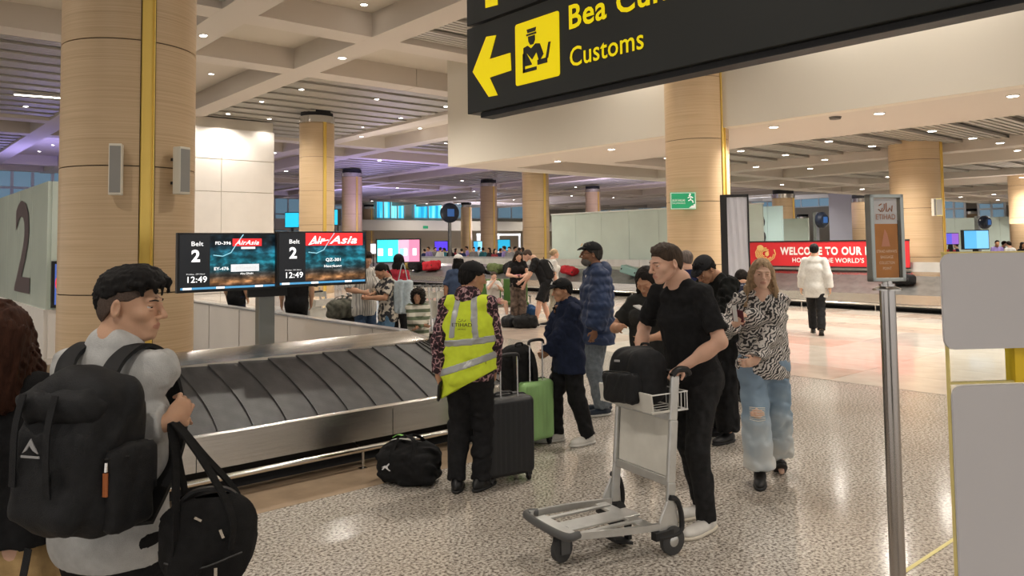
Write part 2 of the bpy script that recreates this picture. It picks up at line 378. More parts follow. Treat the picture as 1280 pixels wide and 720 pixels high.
def cap_hat(root, R, o, s, m, logo=None, brimdir=0, vox=.007):
    S = Sdf().frame(R, o, s); S.ell((0, -.016, .040), (.089, .106, .092), k=.01); S.fn(lambda f, x, y, z: np.maximum(f, .040 - .12 * (y + .02) * (y < 0) - z)); S.ell((0, -.016, .132), (.008, .008, .006), k=.002)
    h = S.build('cap', m, root, vox * s)
    B = Sdf().frame(R, o, s); B.ell((0, .062, .050), (.076, .082, .030), rotm(-14, 0, 0), k=.01)
    B.fn(lambda f, x, y, z: np.maximum(f, -(f + .007))); B.fn(lambda f, x, y, z: np.maximum(np.maximum(f, .052 - z - (y - .07) * .3), .07 - y))
    B.build('brim', m, h, min(vox, .006) * s)
    if logo:
        t = R @ (np.array((0, .0, 0)))
        mb = MB(); c = R @ (np.array((0, .083, .085)) * s) + o; ax = R @ np.array((-1., 0, 0)); ay = R @ np.array((0, -.45, .89)); mb.prism([(-.02, -.014), (-.006, -.014), (0, .0), (.006, -.014), (.02, -.014), (.008, .018), (-.008, .018)], c - ax * 0 + (R @ np.array((0, .012, .006))), ax * s, ay * s, .004)
        mb.build('cap_emblem', logo, h)
    return h
SKIN = {}
def skin(k):
    if k not in SKIN:
        c = {'light': (.66, .40, .29), 'fair': (.72, .46, .34), 'tan': (.50, .27, .165), 'brown': (.33, .165, .095), 'asian': (.62, .37, .245)}[k]
        m = mat('skin_' + k, c, .5, noise=(9, .07), bump=(220, .06), spec=.35); m.node_tree.nodes['Principled BSDF'].inputs['Subsurface Weight'].default_value = .08; m.node_tree.nodes['Principled BSDF'].inputs['Subsurface Scale'].default_value = .01
        l = mat('lips_' + k, (c[0] * .86, c[1] * .68, c[2] * .70), .45); SKIN[k] = (m, l)
    return SKIN[k]
EYEW = mat('eye_white', (.62, .57, .53), .25); IRIS = mat('iris', (.035, .02, .012), .15)
def eye_mesh(r):
    key = 'eye%.4f' % r
    if key in MATS: return MATS[key]
    mb = MB(); mb.ball((0, 0, 0), r, 14, 10); me = mb.mesh('eye', [EYEW, IRIS], 'all')
    for p in me.polygons:
        if p.center.y > r * .66: p.material_index = 1
    MATS[key] = me; return me
def person(label, pos, face, H, skinc='asian', sex='m', group=None, lean=0, side=0, twist=0, head=(0, 0, 0), hip_dz=0, hip=(0, 0), feet=None, fyaw=(0, 0), hands=None, hints=None, hdir=(None, None), hpn=(None, None), curl=(.5, .5), kneeh=None,
           hair=('short', (.02, .015, .012)), cap=None, top=None, pants=None, shoes=None, vox=.013, hv=.0055, detail=True, girth=1., bare_feet=False, neck_fwd=.25, facedetail=None):
    """face=(s,d): where it looks in the camera's ground frame; hands/feet are local (x right, y forward, z up)"""
    facedetail = detail if facedetail is None else facedetail
    root = empty('person', pos, face_rz(*face), label, 'person', group)
    fem = sex == 'f'; g = girth; hw = .050 * H; sw = (.086 if fem else .099) * H * (.5 + .5 * g)
    hc = np.array((hip[0], hip[1], .515 * H + hip_dz)); la = math.radians(lean); sa = math.radians(side)
    tu = nrm((math.sin(sa), math.sin(la), math.cos(la))); tw = math.radians(twist); rx = nrm((math.cos(tw), math.sin(tw), 0)); rx = nrm(rx - tu * (rx @ tu)); fy = np.cross(tu, rx)
    chest = hc + tu * .205 * H; shc = hc + tu * .292 * H; nb = hc + tu * .322 * H; sh = [shc - rx * sw, shc + rx * sw]
    hs = (.131 * H if H > 1.3 else .15 * H) / .225; hy, hp, hr = head; Rb = np.stack([rx, fy, tu], 1) if lean < 25 else np.stack([rx, nrm((fy + tu * .3)), nrm(tu - fy * .3)], 1)
    Rl = np.stack([nrm((1, 0, 0)), nrm((0, 1, 0)), nrm((0, 0, 1))], 1); Rh = (rotm(0, 0, -hy) @ rotm(hp, hr, 0))           # heading yaw + turns right, pitch + looks up
    nf = nrm(tu * 1.0 + fy * neck_fwd); ho = nb + nf * .050 * H + Rh @ (np.array((0, .034, .070)) * hs)
    feet = feet or [(-hw - .01, 0, 0), (hw + .01, 0, 0)]; ff = feet; feet = [np.array(q[:3], float) for q in ff]; hj = [hc - np.array((hw, 0, 0)), hc + np.array((hw, 0, 0))]; L1, L2 = .245 * H, .232 * H; kn = []; an = []
    for i in (0, 1):
        a = feet[i] + (0, -.03, .048 * H); k, t = ik(hj[i], a, L1, L2, kneeh[i] if kneeh else (0.05 * (2 * i - 1), 1, 0)); kn.append(k); an.append(t)
    hands = hands or [None, None]; hints = hints or [(-.5, -1, 0), (.5, -1, 0)]; el = []; wr = []; U1, U2 = .168 * H, .150 * H
    for i in (0, 1):
        q = 2 * i - 1; t = hands[i] if hands[i] is not None else sh[i] + np.array((q * .06, .03, -.305 * H)); e, w = ik(sh[i], t, U1, U2, hints[i]); el.append(e); wr.append(w)
    # ---- body
    S = Sdf(); fr = .060 * H * g
    S.cap(hc + (0, 0, -.01), chest, .054 * H * g, .060 * H * g, k=.03, lat=(rx, 1.5)); S.cap(chest, shc - tu * .02 * H, .060 * H * g, .040 * H * g, k=.03, lat=(rx, 1.6 if not fem else 1.45))
    S.cap(sh[0] + rx * .03, sh[1] - rx * .03, .025 * H, k=.04); S.ell(hc - (0, .012, .01), (.092 * H * g, .066 * H * g, .06 * H), k=.04)
    S.cap(nb + tu * .02 * H, shc - tu * .0 * H, .034 * H, .045 * H, k=.05, lat=(rx, 1.4))
    if fem:
        for q in (-1, 1): S.ell(chest + fy * .052 * H + rx * q * .042 * H + tu * .01 * H, (.038 * H, .032 * H, .036 * H), k=.03)
    head_sdf(S, Rh, ho, hs, nb + tu * .0, sex, .047 if fem else .056)
    for i in (0, 1):
        q = 2 * i - 1
        S.cap(sh[i], el[i], .029 * H * g, .0225 * H, k=.03); S.cap(el[i], wr[i], .0235 * H, .0155 * H, k=.02); S.ell(el[i] * .62 + wr[i] * .38, (.026 * H, .026 * H, .045 * H), np.stack([nrm(np.cross(wr[i] - el[i], (0, 1, .2))), nrm(np.cross(wr[i] - el[i], np.cross(wr[i] - el[i], (0, 1, .2)))), nrm(wr[i] - el[i])], 1), k=.02)
        dd = hdir[i] if hdir[i] is not None else wr[i] - el[i]; pn = hpn[i] if hpn[i] is not None else (-q, 0, .01)
        th = 1 if (np.cross(nrm(dd), nrm(pn)) @ np.array((0, 1, 0.)) > 0) else -1
        hand(S, wr[i], dd, pn, th, .92 * H / 1.72 if not fem else .85 * H / 1.65, curl[i])
        S.cap(hj[i], kn[i], .048 * H * g, .031 * H, k=.03); S.cap(kn[i], an[i], .030 * H, .020 * H, k=.02); S.cap(kn[i] * .75 + an[i] * .25 - (0, .012, 0), kn[i] * .5 + an[i] * .5 - (0, .01, 0), .030 * H, .026 * H, k=.03)
        fa = math.radians(fyaw[i]); fd = np.array((math.sin(fa), math.cos(fa), 0)); S.cap(an[i] - fd * .01 + (0, 0, -.02), np.array(feet[i]) + fd * .09 + (0, 0, .03), .026, .022, k=.02)
    fine = [(ho, .135 * hs, hv)]
    if detail: fine += [(wr[i] + nrm(hdir[i] if hdir[i] is not None else wr[i] - el[i]) * .06, .10, max(hv, .0055)) for i in (0, 1)]
    sm, lm = skin(skinc); Ri = Rh.T / hs
    def paint(c):
        q = (c - ho) @ Rh / hs; return ((((q[:, 0] / .0235) ** 2 + ((q[:, 2] + .0635) / .0105) ** 2) < 1) & (q[:, 1] > .0815)).astype(int)
    S.build('body', [sm, lm], root, vox, fine, paint)
    if facedetail:
        for q in (-1, 1):
            e = link('eye', eye_mesh(.0118), root); e.matrix_local = Matrix.Translation(Vector(ho + Rh @ (np.array((q * .031, .0700, .0)) * hs))) @ Matrix(Rh.tolist()).to_4x4() @ Matrix.Scale(hs, 4)
            mb = MB(); mb.tube([ho + Rh @ (np.array(p) * hs) for p in ((q * .014, .0925, .0185), (q * .028, .0880, .0215), (q * .044, .0750, .0195))], [.0020, .0030, .0016], 5); mb.build('eyebrow', mat('brow_%s' % (tuple(round(c, 2) for c in hair[1]) if hair else 'd',), hair[1] if hair else (.02, .015, .012), .8), root)
    if hair:
        hm = mat('hair_%.2f_%.2f_%.2f' % tuple(hair[1]), hair[1], .62, noise=(60, .35, (1, 1, .15)), bump=(120, .4, (1, 1, .2)), spec=.18)
        hair_sdf(hair[0], Rh, ho, hs).build('hair', hm, root, max(hv, .006))
    if cap: cap_hat(root, Rh, ho, hs, cap[0], cap[1] if len(cap) > 1 else None, vox=max(hv, .006))
    J = dict(root=root, hc=hc, tu=tu, rx=rx, fy=fy, sh=sh, el=el, wr=wr, kn=kn, an=an, hj=hj, ho=ho, Rh=Rh, hs=hs, nb=nb, chest=chest, shc=shc, feet=feet, H=H)
    if top:
        t = dict(infl=.014, sleeve=1., hem=.06, neck=.060, fold=.005, loose=.0, k=.03, name='shirt', vneck=0, seed=1, back=0, collar=0); t.update(top); w = t['infl']; lo = t['loose']
        T = Sdf(); hemp = hc - tu * t['hem'] * H
        T.cap(hc - tu * max(.0, t['hem'] - .02) * H, chest, .056 * H * g + w + lo, .061 * H * g + w, k=.03, lat=(rx, 1.5)); T.cap(chest, shc - tu * .025 * H, .060 * H * g + w, .040 * H * g + w * .5, k=.03, lat=(rx, 1.5 if not fem else 1.4))
        T.cap(sh[0] + rx * .03, sh[1] - rx * .03, .025 * H + w * .6, k=.04); T.cap(nb + tu * (.0 + t['collar']) * H, shc, .034 * H + w * .5, .045 * H + w * .6, k=.05, lat=(rx, 1.4))
        if fem:
            for q in (-1, 1): T.ell(chest + fy * .054 * H + rx * q * .042 * H + tu * .01 * H, (.038 * H + w, .032 * H + w, .036 * H + w), k=.03)
        T.ell(hc - np.array((0, .012, .012)), (.092 * H * g + .014 + w * .8, .066 * H * g + .016 + w * .8 + lo * .4, .075 * H + w), k=.03)
        T.cut(hemp, -tu)
        if t['back']: T.ell(chest - fy * .06 * H, (.08 * H, t['back'], .13 * H), k=.05)
        if t['sleeve'] > 0:
            for i in (0, 1):
                G = Sdf(); r1 = .0275 * H * g + w * .7 + lo * .25; sl = t['sleeve']; r2 = .0245 * H + w * 1.1 + lo * .7; r3 = .0175 * H + w * 1.1 + lo * .6; G.cap(sh[i], el[i], r1, r2, k=.02)
                if sl > .5:
                    e = el[i] + (wr[i] - el[i]) * min(1.05, (sl - .5) * 2); G.cap(el[i], e, r2, r3 + (r2 - r3) * (1 - (sl - .5) * 2), k=.02)
                    G.fn(lambda f, x, y, z, d=nrm(wr[i] - el[i]), E=e.copy(): np.where((x - E[0]) ** 2 + (y - E[1]) ** 2 + (z - E[2]) ** 2 < .0121, np.maximum(f, (x - E[0]) * d[0] + (y - E[1]) * d[1] + (z - E[2]) * d[2]), f))
                else:
                    e = sh[i] + (el[i] - sh[i]) * sl * 2; G.cut(e, el[i] - sh[i])
                if t['fold']: G.fn(folds(t['fold'] * 1.2, .07, t['seed'] + 5 + i, (.5, .5, 1)))
                T.grp(G, k=.03)
        nc = nb + tu * .012 * H + fy * .012 * H
        if t['neck']: T.ell(nc + tu * .035, (t['neck'], t['neck'], .045), np.stack([rx, fy, tu], 1), k=.005, op='s')
        if t['vneck']: T.cap(nc + fy * .07 + tu * .04, nc + fy * .125 - tu * t['vneck'], .062, .012, k=.004, op='s', lat=None)
        if t['fold']: T.fn(folds(t['fold'], .14, t['seed']))
        if t.get('extra'): t['extra'](T, J)
        J['top'] = T.build(t['name'], t['mat'], root, t.get('vox', vox * .8)); J['topsdf'] = T
    if pants:
        p = dict(r=(.058, .040, .034), ankle=.045, fold=.006, waist=.02, name='trousers', seed=3, k=.035, short=0); p.update(pants); T = Sdf(); r = [a * H * (.4 + .6 * g) for a in p['r']]
        T.ell(hc - (0, .012, .012), (.092 * H * g + .014, .066 * H * g + .016, .075 * H), k=.03); T.cap(hc - tu * .01, hc + tu * .05 * H, .058 * H * g + .008, .056 * H * g + .008, k=.02, lat=(rx, 1.5))
        T.cut(hc + tu * p['waist'] * H * 2, tu)
        for i in (0, 1):
            G = Sdf(); e = an[i] - np.array((0, 0, p['ankle'] * H - .045 * H)) if not p['short'] else kn[i] * p['short'] + an[i] * (1 - p['short']); d = nrm(an[i] - kn[i])
            G.cap(hj[i], kn[i], r[0], r[1], k=.02)
            if p['short'] != 1: G.cap(kn[i], e + d * .05, r[1], r[2], k=.02)
            cz = (e + d * .0)
            if p['short']: cz = hj[i] + (kn[i] - hj[i]) * p['short']; d = nrm(kn[i] - hj[i])
            G.cut(cz, d)
            if p['fold']: G.fn(folds(p['fold'], .12, p['seed'] + i, (.6, .6, 1)))
            T.grp(G, k=p['k'])
        J['pants'] = T.build(p['name'], p['mat'], root, p.get('vox', vox * .85))
    if shoes:
        m, solem = shoes[:2]; big = shoes[2] if len(shoes) > 2 else 1.
        for i in (0, 1):
            fa = math.radians(fyaw[i]); tip = ff[i][3] if len(ff[i]) > 3 else 0; R = rotm(0, 0, -fyaw[i]) @ rotm(-tip, 0, 0); o = np.array(feet[i][:3], float); L = .150 * H * big
            U = Sdf().frame(R, o); U.ell((0, L * .28, .036), (.045 * big, L * .42, .036), k=.01); U.ell((0, -L * .12, .045), (.037 * big, L * .32, .048), k=.03); U.cap((0, -.035, .06), (0, -.035, .10), .040, .038, k=.03); U.cut((0, 0, .018), (0, 0, -1)); U.cut((0, 0, .115), (0, .1, 1))
            s = U.build('shoe', m, root, min(vox, .009)); V = Sdf().frame(R, o); V.ell((0, L * .26, .012), (.049 * big, L * .47, .03), k=.01); V.ell((0, -L * .14, .012), (.041 * big, L * .32, .03), k=.03); V.cut((0, 0, .002), (0, 0, -1)); V.cut((0, 0, .024), (0, 0, 1)); V.build('sole', solem, s, min(vox, .008))
    return J
# ------------------------------------------------------------------ materials of the hall
WHITEP = mat('white_paint', (.72, .68, .62), .6)
CEIL = mat('ceiling_paint', (.60, .54, .475), .75)
CEIL2 = mat('ceiling_panel', (.56, .50, .42), .75)
SLAT = mat('slat_metal', (.42, .395, .345), .5, metal=.15)
SLATD = mat('slat_gap', (.06, .058, .055), .8)
CHROME = mat('chrome', (.75, .73, .70), .12, metal=1.)
STEEL = mat('brushed_steel', (.56, .535, .50), .26, metal=1., noise=(6, .10, (.3, .3, 14)), bump=(30, .05, (.2, .2, 20)))
STEELD = mat('dark_steel', (.30, .30, .30), .3, metal=.9, noise=(8, .1))
GOLD = mat('gold_strip', (.86, .62, .16), .36, metal=.55, bump=(80, .1, (.1, .1, 3)))
BLACK = mat('black_plastic', (.012, .012, .013), .45)
BLACKM = mat('matte_black', (.016, .016, .017), .8)
FROST = mat('frosted_glass', (.56, .66, .60), .22, noise=(1.2, .05), spec=.5)
WPANEL = mat('white_wall_panel', (.74, .70, .65), .45, noise=(2, .03))
LAMP = mat('lamp_glow', (1, 1, 1), .5, emit=(1.0, .95, .88), es=14)
GLASSY = mat('clear_glass', (.92, .97, .96), .03, trans=1., ior=1.1)
# wood-look cladding: fine horizontal grain
WOOD = mat('wood_cladding', (.60, .43, .26), .42, spec=.4)
_t = node(WOOD, 'ShaderNodeTexCoord'); _m = node(WOOD, 'ShaderNodeMapping'); _m.inputs['Scale'].default_value = (.5, .5, 75); _n = node(WOOD, 'ShaderNodeTexNoise'); _n.inputs['Scale'].default_value = 1.6; _n.inputs['Detail'].default_value = 5
lk(WOOD, _t.outputs['Object'], _m.inputs[0]); lk(WOOD, _m.outputs[0], _n.inputs['Vector']); add_ramp(WOOD, _n.outputs[0], [(.25, (.47, .33, .19)), (.5, (.555, .40, .24)), (.75, (.62, .455, .285))])
# speckled terrazzo
FLOOR = mat('terrazzo', (.6, .57, .52), .14, spec=.5)
_t = node(FLOOR, 'ShaderNodeTexCoord'); _n = node(FLOOR, 'ShaderNodeTexNoise'); _n.inputs['Scale'].default_value = 50; _n.inputs['Detail'].default_value = 3; _n.inputs['Roughness'].default_value = .6
lk(FLOOR, _t.outputs['Object'], _n.inputs['Vector'])
_r = add_ramp(FLOOR, _n.outputs[0], [(.33, (.10, .085, .075)), (.43, (.28, .25, .225)), (.50, (.50, .465, .42)), (.60, (.66, .63, .58)), (.69, (.80, .78, .74))], to=None)
_n2 = node(FLOOR, 'ShaderNodeTexNoise'); _n2.inputs['Scale'].default_value = .55; _n2.inputs['Detail'].default_value = 2; lk(FLOOR, _t.outputs['Object'], _n2.inputs['Vector'])
_mx = node(FLOOR, 'ShaderNodeMix', data_type='RGBA', blend_type='MULTIPLY'); _mx.inputs[0].default_value = 1.; _r2 = add_ramp(FLOOR, _n2.outputs[0], [(.35, (.84, .80, .75)), (.65, (1, .98, .95))], to=None)
lk(FLOOR, _r.outputs[0], _mx.inputs[6]); lk(FLOOR, _r2.outputs[0], _mx.inputs[7]); lk(FLOOR, _mx.outputs[2], FLOOR.node_tree.nodes['Principled BSDF'].inputs['Base Color'])
TILE_A = mat('marble_light', (.62, .55, .47), .10, noise=(3, .10)); TILE_B = mat('marble_pink', (.55, .44, .36), .10, noise=(3, .12)); TILE_C = mat('marble_grey', (.50, .46, .41), .12, noise=(3, .12))
TAN = mat('tan_floor_band', (.42, .31, .21), .16, noise=(5, .15, (1, 1, 1)))

# ------------------------------------------------------------------ floor
mb = MB(); mb.span((-30, -30, -.25), (150, 110, 0)); fl = mb.build('floor', FLOOR); tag(fl, kind='structure')
mb = MB(); mb.span((-6, 5.15, 0), (4.3, 5.95, .002)); tag(mb.build('trim_1', TAN), kind='structure')
# marble paving of the aisle further in: slabs laid proud of the bed
TM = {}
for i in range(10):
    for j in range(18):
        x0, y0 = 9.6 + i * 1.0, 2.0 + j * 1.5
        if x0 > 18.7: continue
        k = (i * 7 + j * 3 + (i * j) % 5) % 4; key = k
        if key not in TM: b = MB(); b.box((0, 0, .001), (.994, 1.494, .002)); TM[key] = b.mesh('floor_slab', [TILE_A, TILE_C, TILE_B, TILE_A][k])
        o = link('floor_slab', TM[key], fl); o.location = (x0 + .5, y0 + .75, .0015)
# yellow floor line near the stand
a, b_ = at_z(1120, 722, 0), at_z(1196, 672, 0); dv = nrm(b_ - a); nv = np.array((-dv[1], dv[0], 0)) * .012
mb = MB(); mb.add([a - nv + (0, 0, .002), b_ - nv + (0, 0, .002), b_ + nv + (0, 0, .002), a + nv + (0, 0, .002)], [(0, 1, 2, 3)]); tag(mb.build('floor_line', mat('yellow_tape', (.80, .70, .28), .5)), 'thin yellow line taped on the speckled floor by the white plates', 'tape')

# ------------------------------------------------------------------ columns
CR = .675
PANEL = {}
def column(u, v, top, label, r=CR, strip_a=-90., near=False, sp=1.32):
    c = empty('column', (u, v, 0), 0, label, 'column', 'round wood clad columns of the hall')
    zc = top - .42; n = int(math.ceil(zc / sp)); z = 0; a0 = math.radians(strip_a + 6.5); a1 = a0 + 2 * math.pi - math.radians(13)
    for i in range(n):
        h = min(sp, zc - z); key = (round(r, 3), round(h, 3), strip_a, near)
        if key not in PANEL:
            b = MB(); g = .006; b.lathe([(r - .02, g), (r, g), (r, h - g), (r - .02, h - g)], n=48 if near else 24, a0=a0, a1=a1); PANEL[key] = b.mesh('cladding_panel', WOOD, True)
        o = link('cladding_panel', PANEL[key], c); o.location = (0, 0, z); z += h
        if z >= zc - .01: break
    b = MB(); b.lathe([(r - .03, 0), (r - .03, zc)], n=24); b.build('core', mat('joint_dark', (.10, .07, .045), .8), c, True)
    b = MB(); sa = math.radians(strip_a); w = r * math.sin(math.radians(5.6)); ca, sn = math.cos(sa), math.sin(sa); R = [[ca, -sn, 0], [sn, ca, 0], [0, 0, 1]]
    b.box((ca * (r - .012), sn * (r - .012), zc / 2), (.012, 2 * w, zc), R)
    for q in (-1, 1): b.box((ca * (r - .001) - sn * q * (w - .008), sn * (r - .001) + ca * q * (w - .008), zc / 2), (.03, .014, zc), R)
    b.build('gold_strip', GOLD, c)
    b = MB(); b.lathe([(r - .04, zc), (r + .015, zc), (r + .015, zc + .26), (r - .04, zc + .26)], n=24, a0=0); b.build('chrome_ring', CHROME, c, True)
    b = MB(); b.lathe([(r - .05, zc + .2), (r - .05, top + .1)], n=24); b.build('black_neck', BLACKM, c, True)
    return c
HI, LO = 6.95, 4.2
def cpos(x, y, w): p = at_d(x, y, 2 * CR * F / w); return p[0], p[1]
u, v = cpos(160, 320, 153); bigcol = column(u, v, HI + .3, 'thick wood clad column behind the young man, with two speakers on it', near=True); BIG = (u, v)
u, v = cpos(874, 300, 78); column(u, v, HI + .3, 'wood clad column with the green exit sign on it', near=True); MID = (u, v)
u, v = cpos(1148, 300, 61); column(u, v, LO + .75, 'wood clad column rising behind the small orange sign stand, chrome ring on top', near=True); RCOL = (u, v)
u, v = cpos(396, 250, 43); column(u, v, HI + .1, 'wood clad column right behind the twin arrival monitors, gold strip in front'); LCOL = (u, v)
u, v = cpos(670, 280, 33.5); column(u, v, HI, 'wood clad column behind the bending man in black'); CCOL = (u, v)
for x, y, w, top, lab in ((611, 280, 21, 6.9, 'slender far column just left of the frosted wall and the bending man, lit purple'), (440, 270, 25, 6.9, 'far column just right of the twin monitors, lit purple'), (461, 280, 13.5, 6.9, 'thin far column standing between the purple column and the big cyan screen'),
                          (980, 280, 27, 4.9, 'column beyond the red banner above the letters of its first word'), (1078, 280, 24, 4.9, 'far column seen just left of the small orange sign stand'), (741, 250, 19, 6.8, 'far column top rising over the frosted glass wall'), (583, 280, 14, 6.8, 'thin far column right beside the black drum sign pole'),
                          (1285, 260, 41, 4.9, 'column cut by the right edge of the photo above the white plates'), (1003, 270, 15, 4.7, 'pinkish far column left of the round blue sign beyond the banner'), (1213, 262, 17, 4.7, 'short far column seen between two dark windows above the white plates')):
    u, v = cpos(x, y, w); column(u, v, top, lab)

# ------------------------------------------------------------------ ceilings
ceil = MB(); ceil.span((-30, -30, 7.55), (14, 110, 7.8)); ceil.span((14, 19.3, 7.55), (150, 110, 7.8)); ceil = ceil.build('ceiling', CEIL2); tag(ceil, kind='structure')
low = MB(); low.span((14.3, -30, 4.95), (150, 19.3, 5.1)); low = low.build('ceiling', CEIL2); tag(low, kind='structure')
PU, PV, U0, V0 = 11.8, 18.8, 2.4, 9.8; HU, HV = 3.65, 6.8
SLATM = {}
def slat_mesh(L, w):
    k = (round(L, 2), w)
    if k not in SLATM:
        b = MB(); n = 5
        for i in range(n):
            y = -w / 2 + (i + .5) * w / n
            b.box((0, y, .03 + i * .006), (L, w / n * .62, .06))
        b.box((0, 0, .11), (L, w, .02)); SLATM[k] = b.mesh('slat', SLAT)
    return SLATM[k]
def field(u0, u1, v0, v1, z, parent, stuff=None):
    p = 1.13; n = max(1, int(round((v1 - v0) / p))); p = (v1 - v0) / n
    for i in range(n):
        o = link('slat', slat_mesh(u1 - u0, round(p - .13, 3)), parent); o.location = ((u0 + u1) / 2, v0 + (i + .5) * p, z + .10); o.rotation_euler = (math.radians(1.2), 0, 0)
    b = MB(); b.span((u0, v0, z + .33), (u1, v1, z + .36)); b.build('slat_backing', SLATD, parent)
def beams(b, us, vs, u0, u1, v0, v1, z, zt, w=.8):
    for u in us: b.span((u - w / 2, v0, z), (u + w / 2, v1, zt))
    cuts = sorted(us)
    for v in vs:
        e = [u0] + [x for u in cuts for x in (u - w / 2, u + w / 2)] + [u1]
        for i in range(0, len(e), 2):
            if e[i + 1] - e[i] > .02: b.span((e[i], v - w / 2, z + .002), (e[i + 1], v + w / 2, zt))
# main ceiling left of the bulkhead and beyond it
US = [U0 + k * PU + q * (HU + .4) for k in range(-2, 1) for q in (-1, 1)]; VS = [V0 + k * PV + q * (HV + .4) for k in range(-2, 6) for q in (-1, 1)]
b = MB(); beams(b, [u for u in US if -30 < u < 13.9] + [U0 + PU - HU - .4], [v for v in VS if -30 < v < 108], -28, 13.98, -28, 108, HI, 7.56); b.build('trim_2', CEIL); tag(bpy.data.objects['trim_2'], kind='structure')
US2 = [U0 + k * PU + q * (HU + .4) for k in range(1, 11) for q in (-1, 1)]; US2 = [u for u in US2 if u > 14.5 and u < 130]
b = MB(); beams(b, US2, [v for v in VS if 20.5 < v < 108], 14.0, 130, 19.35, 108, HI, 7.56); b.build('trim_3', CEIL); tag(bpy.data.objects['trim_3'], kind='structure')
for i in range(-1, 5):
    for j in range(0, 4):
        uc, vc = U0 + i * PU, V0 + j * PV
        u0, u1, v0, v1 = uc - HU, uc + HU, vc - HV, vc + HV
        if i >= 1 and j == 0: u1 = min(u1, 13.95)
        if u1 - u0 < .5 or (i >= 2 and j == 0): continue
        field(u0, u1, v0, v1, HI, ceil)
# bulkhead and the low ceiling
b = MB(); b.span((14.0, -30, LO), (14.3, 19.3, 7.6)); b.span((14.3, 19.0, LO), (150, 19.3, 7.6)); tag(b.build('wall_bulkhead', mat('bulkhead_paint', (.66, .61, .52), .7)), kind='structure')
lu = [14.3 + 1.55 + .0]; b = MB(); b.span((14.3, -28, LO), (17.4, 16.2, 4.75))
b.span((14.3, 16.2, LO), (16.0, 19.0, 4.75)); b.span((16.0, 18.4, LO), (150, 19.0, 4.75))
LUS = []; LF = []
u = 17.4
while u < 120:
    LF.append((u, u + 5.6)); LUS += [(u + 5.6, u + 6.2), (u + 9.6, u + 10.2)]; u += 11.8 - 1.6
for a, c in LUS: b.span((a, -28, LO + .001), (c, 18.4, 4.75))
for v in (-16.4, -13.6, 1.2 - .6, 2.8 - .0, 15.6): 
    b.span((17.4, v, LO + .003), (120, v + .6, 4.75))
b.build('trim_4', CEIL); tag(bpy.data.objects['trim_4'], kind='structure')
for a, c in LF[:4]:
    for v0, v1 in ((3.4, 15.6), (-13.0, .6)): field(a, min(c, 120), v0, v1, LO + .12, low)

# ------------------------------------------------------------------ downlights
DL = None; dlm = MB(); dlm.lathe([(.0, .012), (.075, .012), (.078, .0), (.098, .0), (.10, .02)], n=16); 
glow = MB(); glow.lathe([(.0, -.004), (.074, -.004), (.074, .01)], n=16); DG = glow.mesh('lens', LAMP); DR = dlm.mesh('trim_ring', WHITEP, True)
dlg = {}
def downlight(x, y, z, label, power=None, size=1., col=(1, .925, .83)):
    if z == HI and y > -90:
        a_ = abs((x - U0 + PU / 2) % PU - PU / 2); b_2 = abs((y - V0 + PV / 2) % PV - PV / 2); fx, fy_ = a_ < HU, b_2 < HV
        if fx and fy_: z = HI + .13
        elif (fx or a_ > HU + .8) and (fy_ or b_2 > HV + .8):
            z = 7.55
            if abs(x) + abs(y) > 0: x, y = x * (7.55 - EYE) / (HI - EYE), y * (7.55 - EYE) / (HI - EYE)
            a_ = abs((x - U0 + PU / 2) % PU - PU / 2); b_2 = abs((y - V0 + PV / 2) % PV - PV / 2)
            if (HU < a_ < HU + .9) or (HV < b_2 < HV + .9): x, y, z = x * (HI - EYE) / 5.77, y * (HI - EYE) / 5.77, HI; x, y = x, y
            if z == HI:      # sits on the nearest beam instead
                k_ = round((x - U0) / PU); x = U0 + k_ * PU + math.copysign(HU + .4, x - U0 - k_ * PU)
    if z > 7.4 and power: power = None
    e = empty('downlight', (x, y, z - .02), 0, label, 'light', 'recessed round downlights'); r = link('trim_ring', DR, e); g = link('lens', DG, e)
    e.scale = (size, size, 1)
    if power:
        k = (power, col)
        if k not in dlg: l = bpy.data.lights.new('downlight_lamp', 'SPOT'); l.energy = power; l.color = col; l.spot_size = math.radians(150); l.spot_blend = .7; l.shadow_soft_size = .09; dlg[k] = l
        o = bpy.data.objects.new('lamp', dlg[k]); COL.objects.link(o); o.parent = e; o.location = (0, 0, -.22 if z > HI else -.05)
    return e
near_px = [(15, 5), (83, 102), (32, 137), (455, 5), (264, 92), (465, 78), (573, 96), (377, 116), (327, 131), (285, 146), (471, 128), (557, 137), (501, 151), (454, 162), (66, 181), (49, 189), (35, 197), (357, 179), (525, 160), (480, 173), (540, 184), (83, 173)]
for i, (x, y) in enumerate(near_px):
    p = at_z(x, y, HI - .0); q = (i < 14)
    downlight(p[0], p[1], HI, 'round downlight in the high ceiling, %s' % (['just left of the thick column at the very top', 'beside the thick column in the slatted field', 'in the left slatted field near its corner', 'at the top edge between the columns', 'right beside the thick column in a plain coffer', 'on the beam crossing above the monitors', 'on the beam just left of the hanging sign', 'first of the slatted field above the monitors column', 'left of centre in the slatted field above the monitors column', 'nearest the white wall in that slatted field', 'middle of the slatted field right of the monitors column', 'slatted field corner close to the hanging sign', 'lower right of the slatted field', 'right beside the chrome ring of the monitors column', 'left edge, over the glass wall', 'left edge, second over the glass wall', 'left edge, lowest over the glass wall', 'above the white wall edge', 'on the far beam over the drum signs', 'on the far beam right of the monitors column', 'far over the drum signs', 'left of the thick column by the beam'][i]), SPOT_W if q else None)
low_px = [(697, 201, 0), (764, 186, 0), (834, 197, 0), (967, 158, 1), (1099, 141, 1), (1266, 119, 1), (926, 188, 1), (1036, 176, 1), (982, 193, 0), (1090, 182, 1), (1165, 163, 1), (945, 208, 0), (1031, 199, 0), (1216, 172, 0), (1250, 178, 0)]
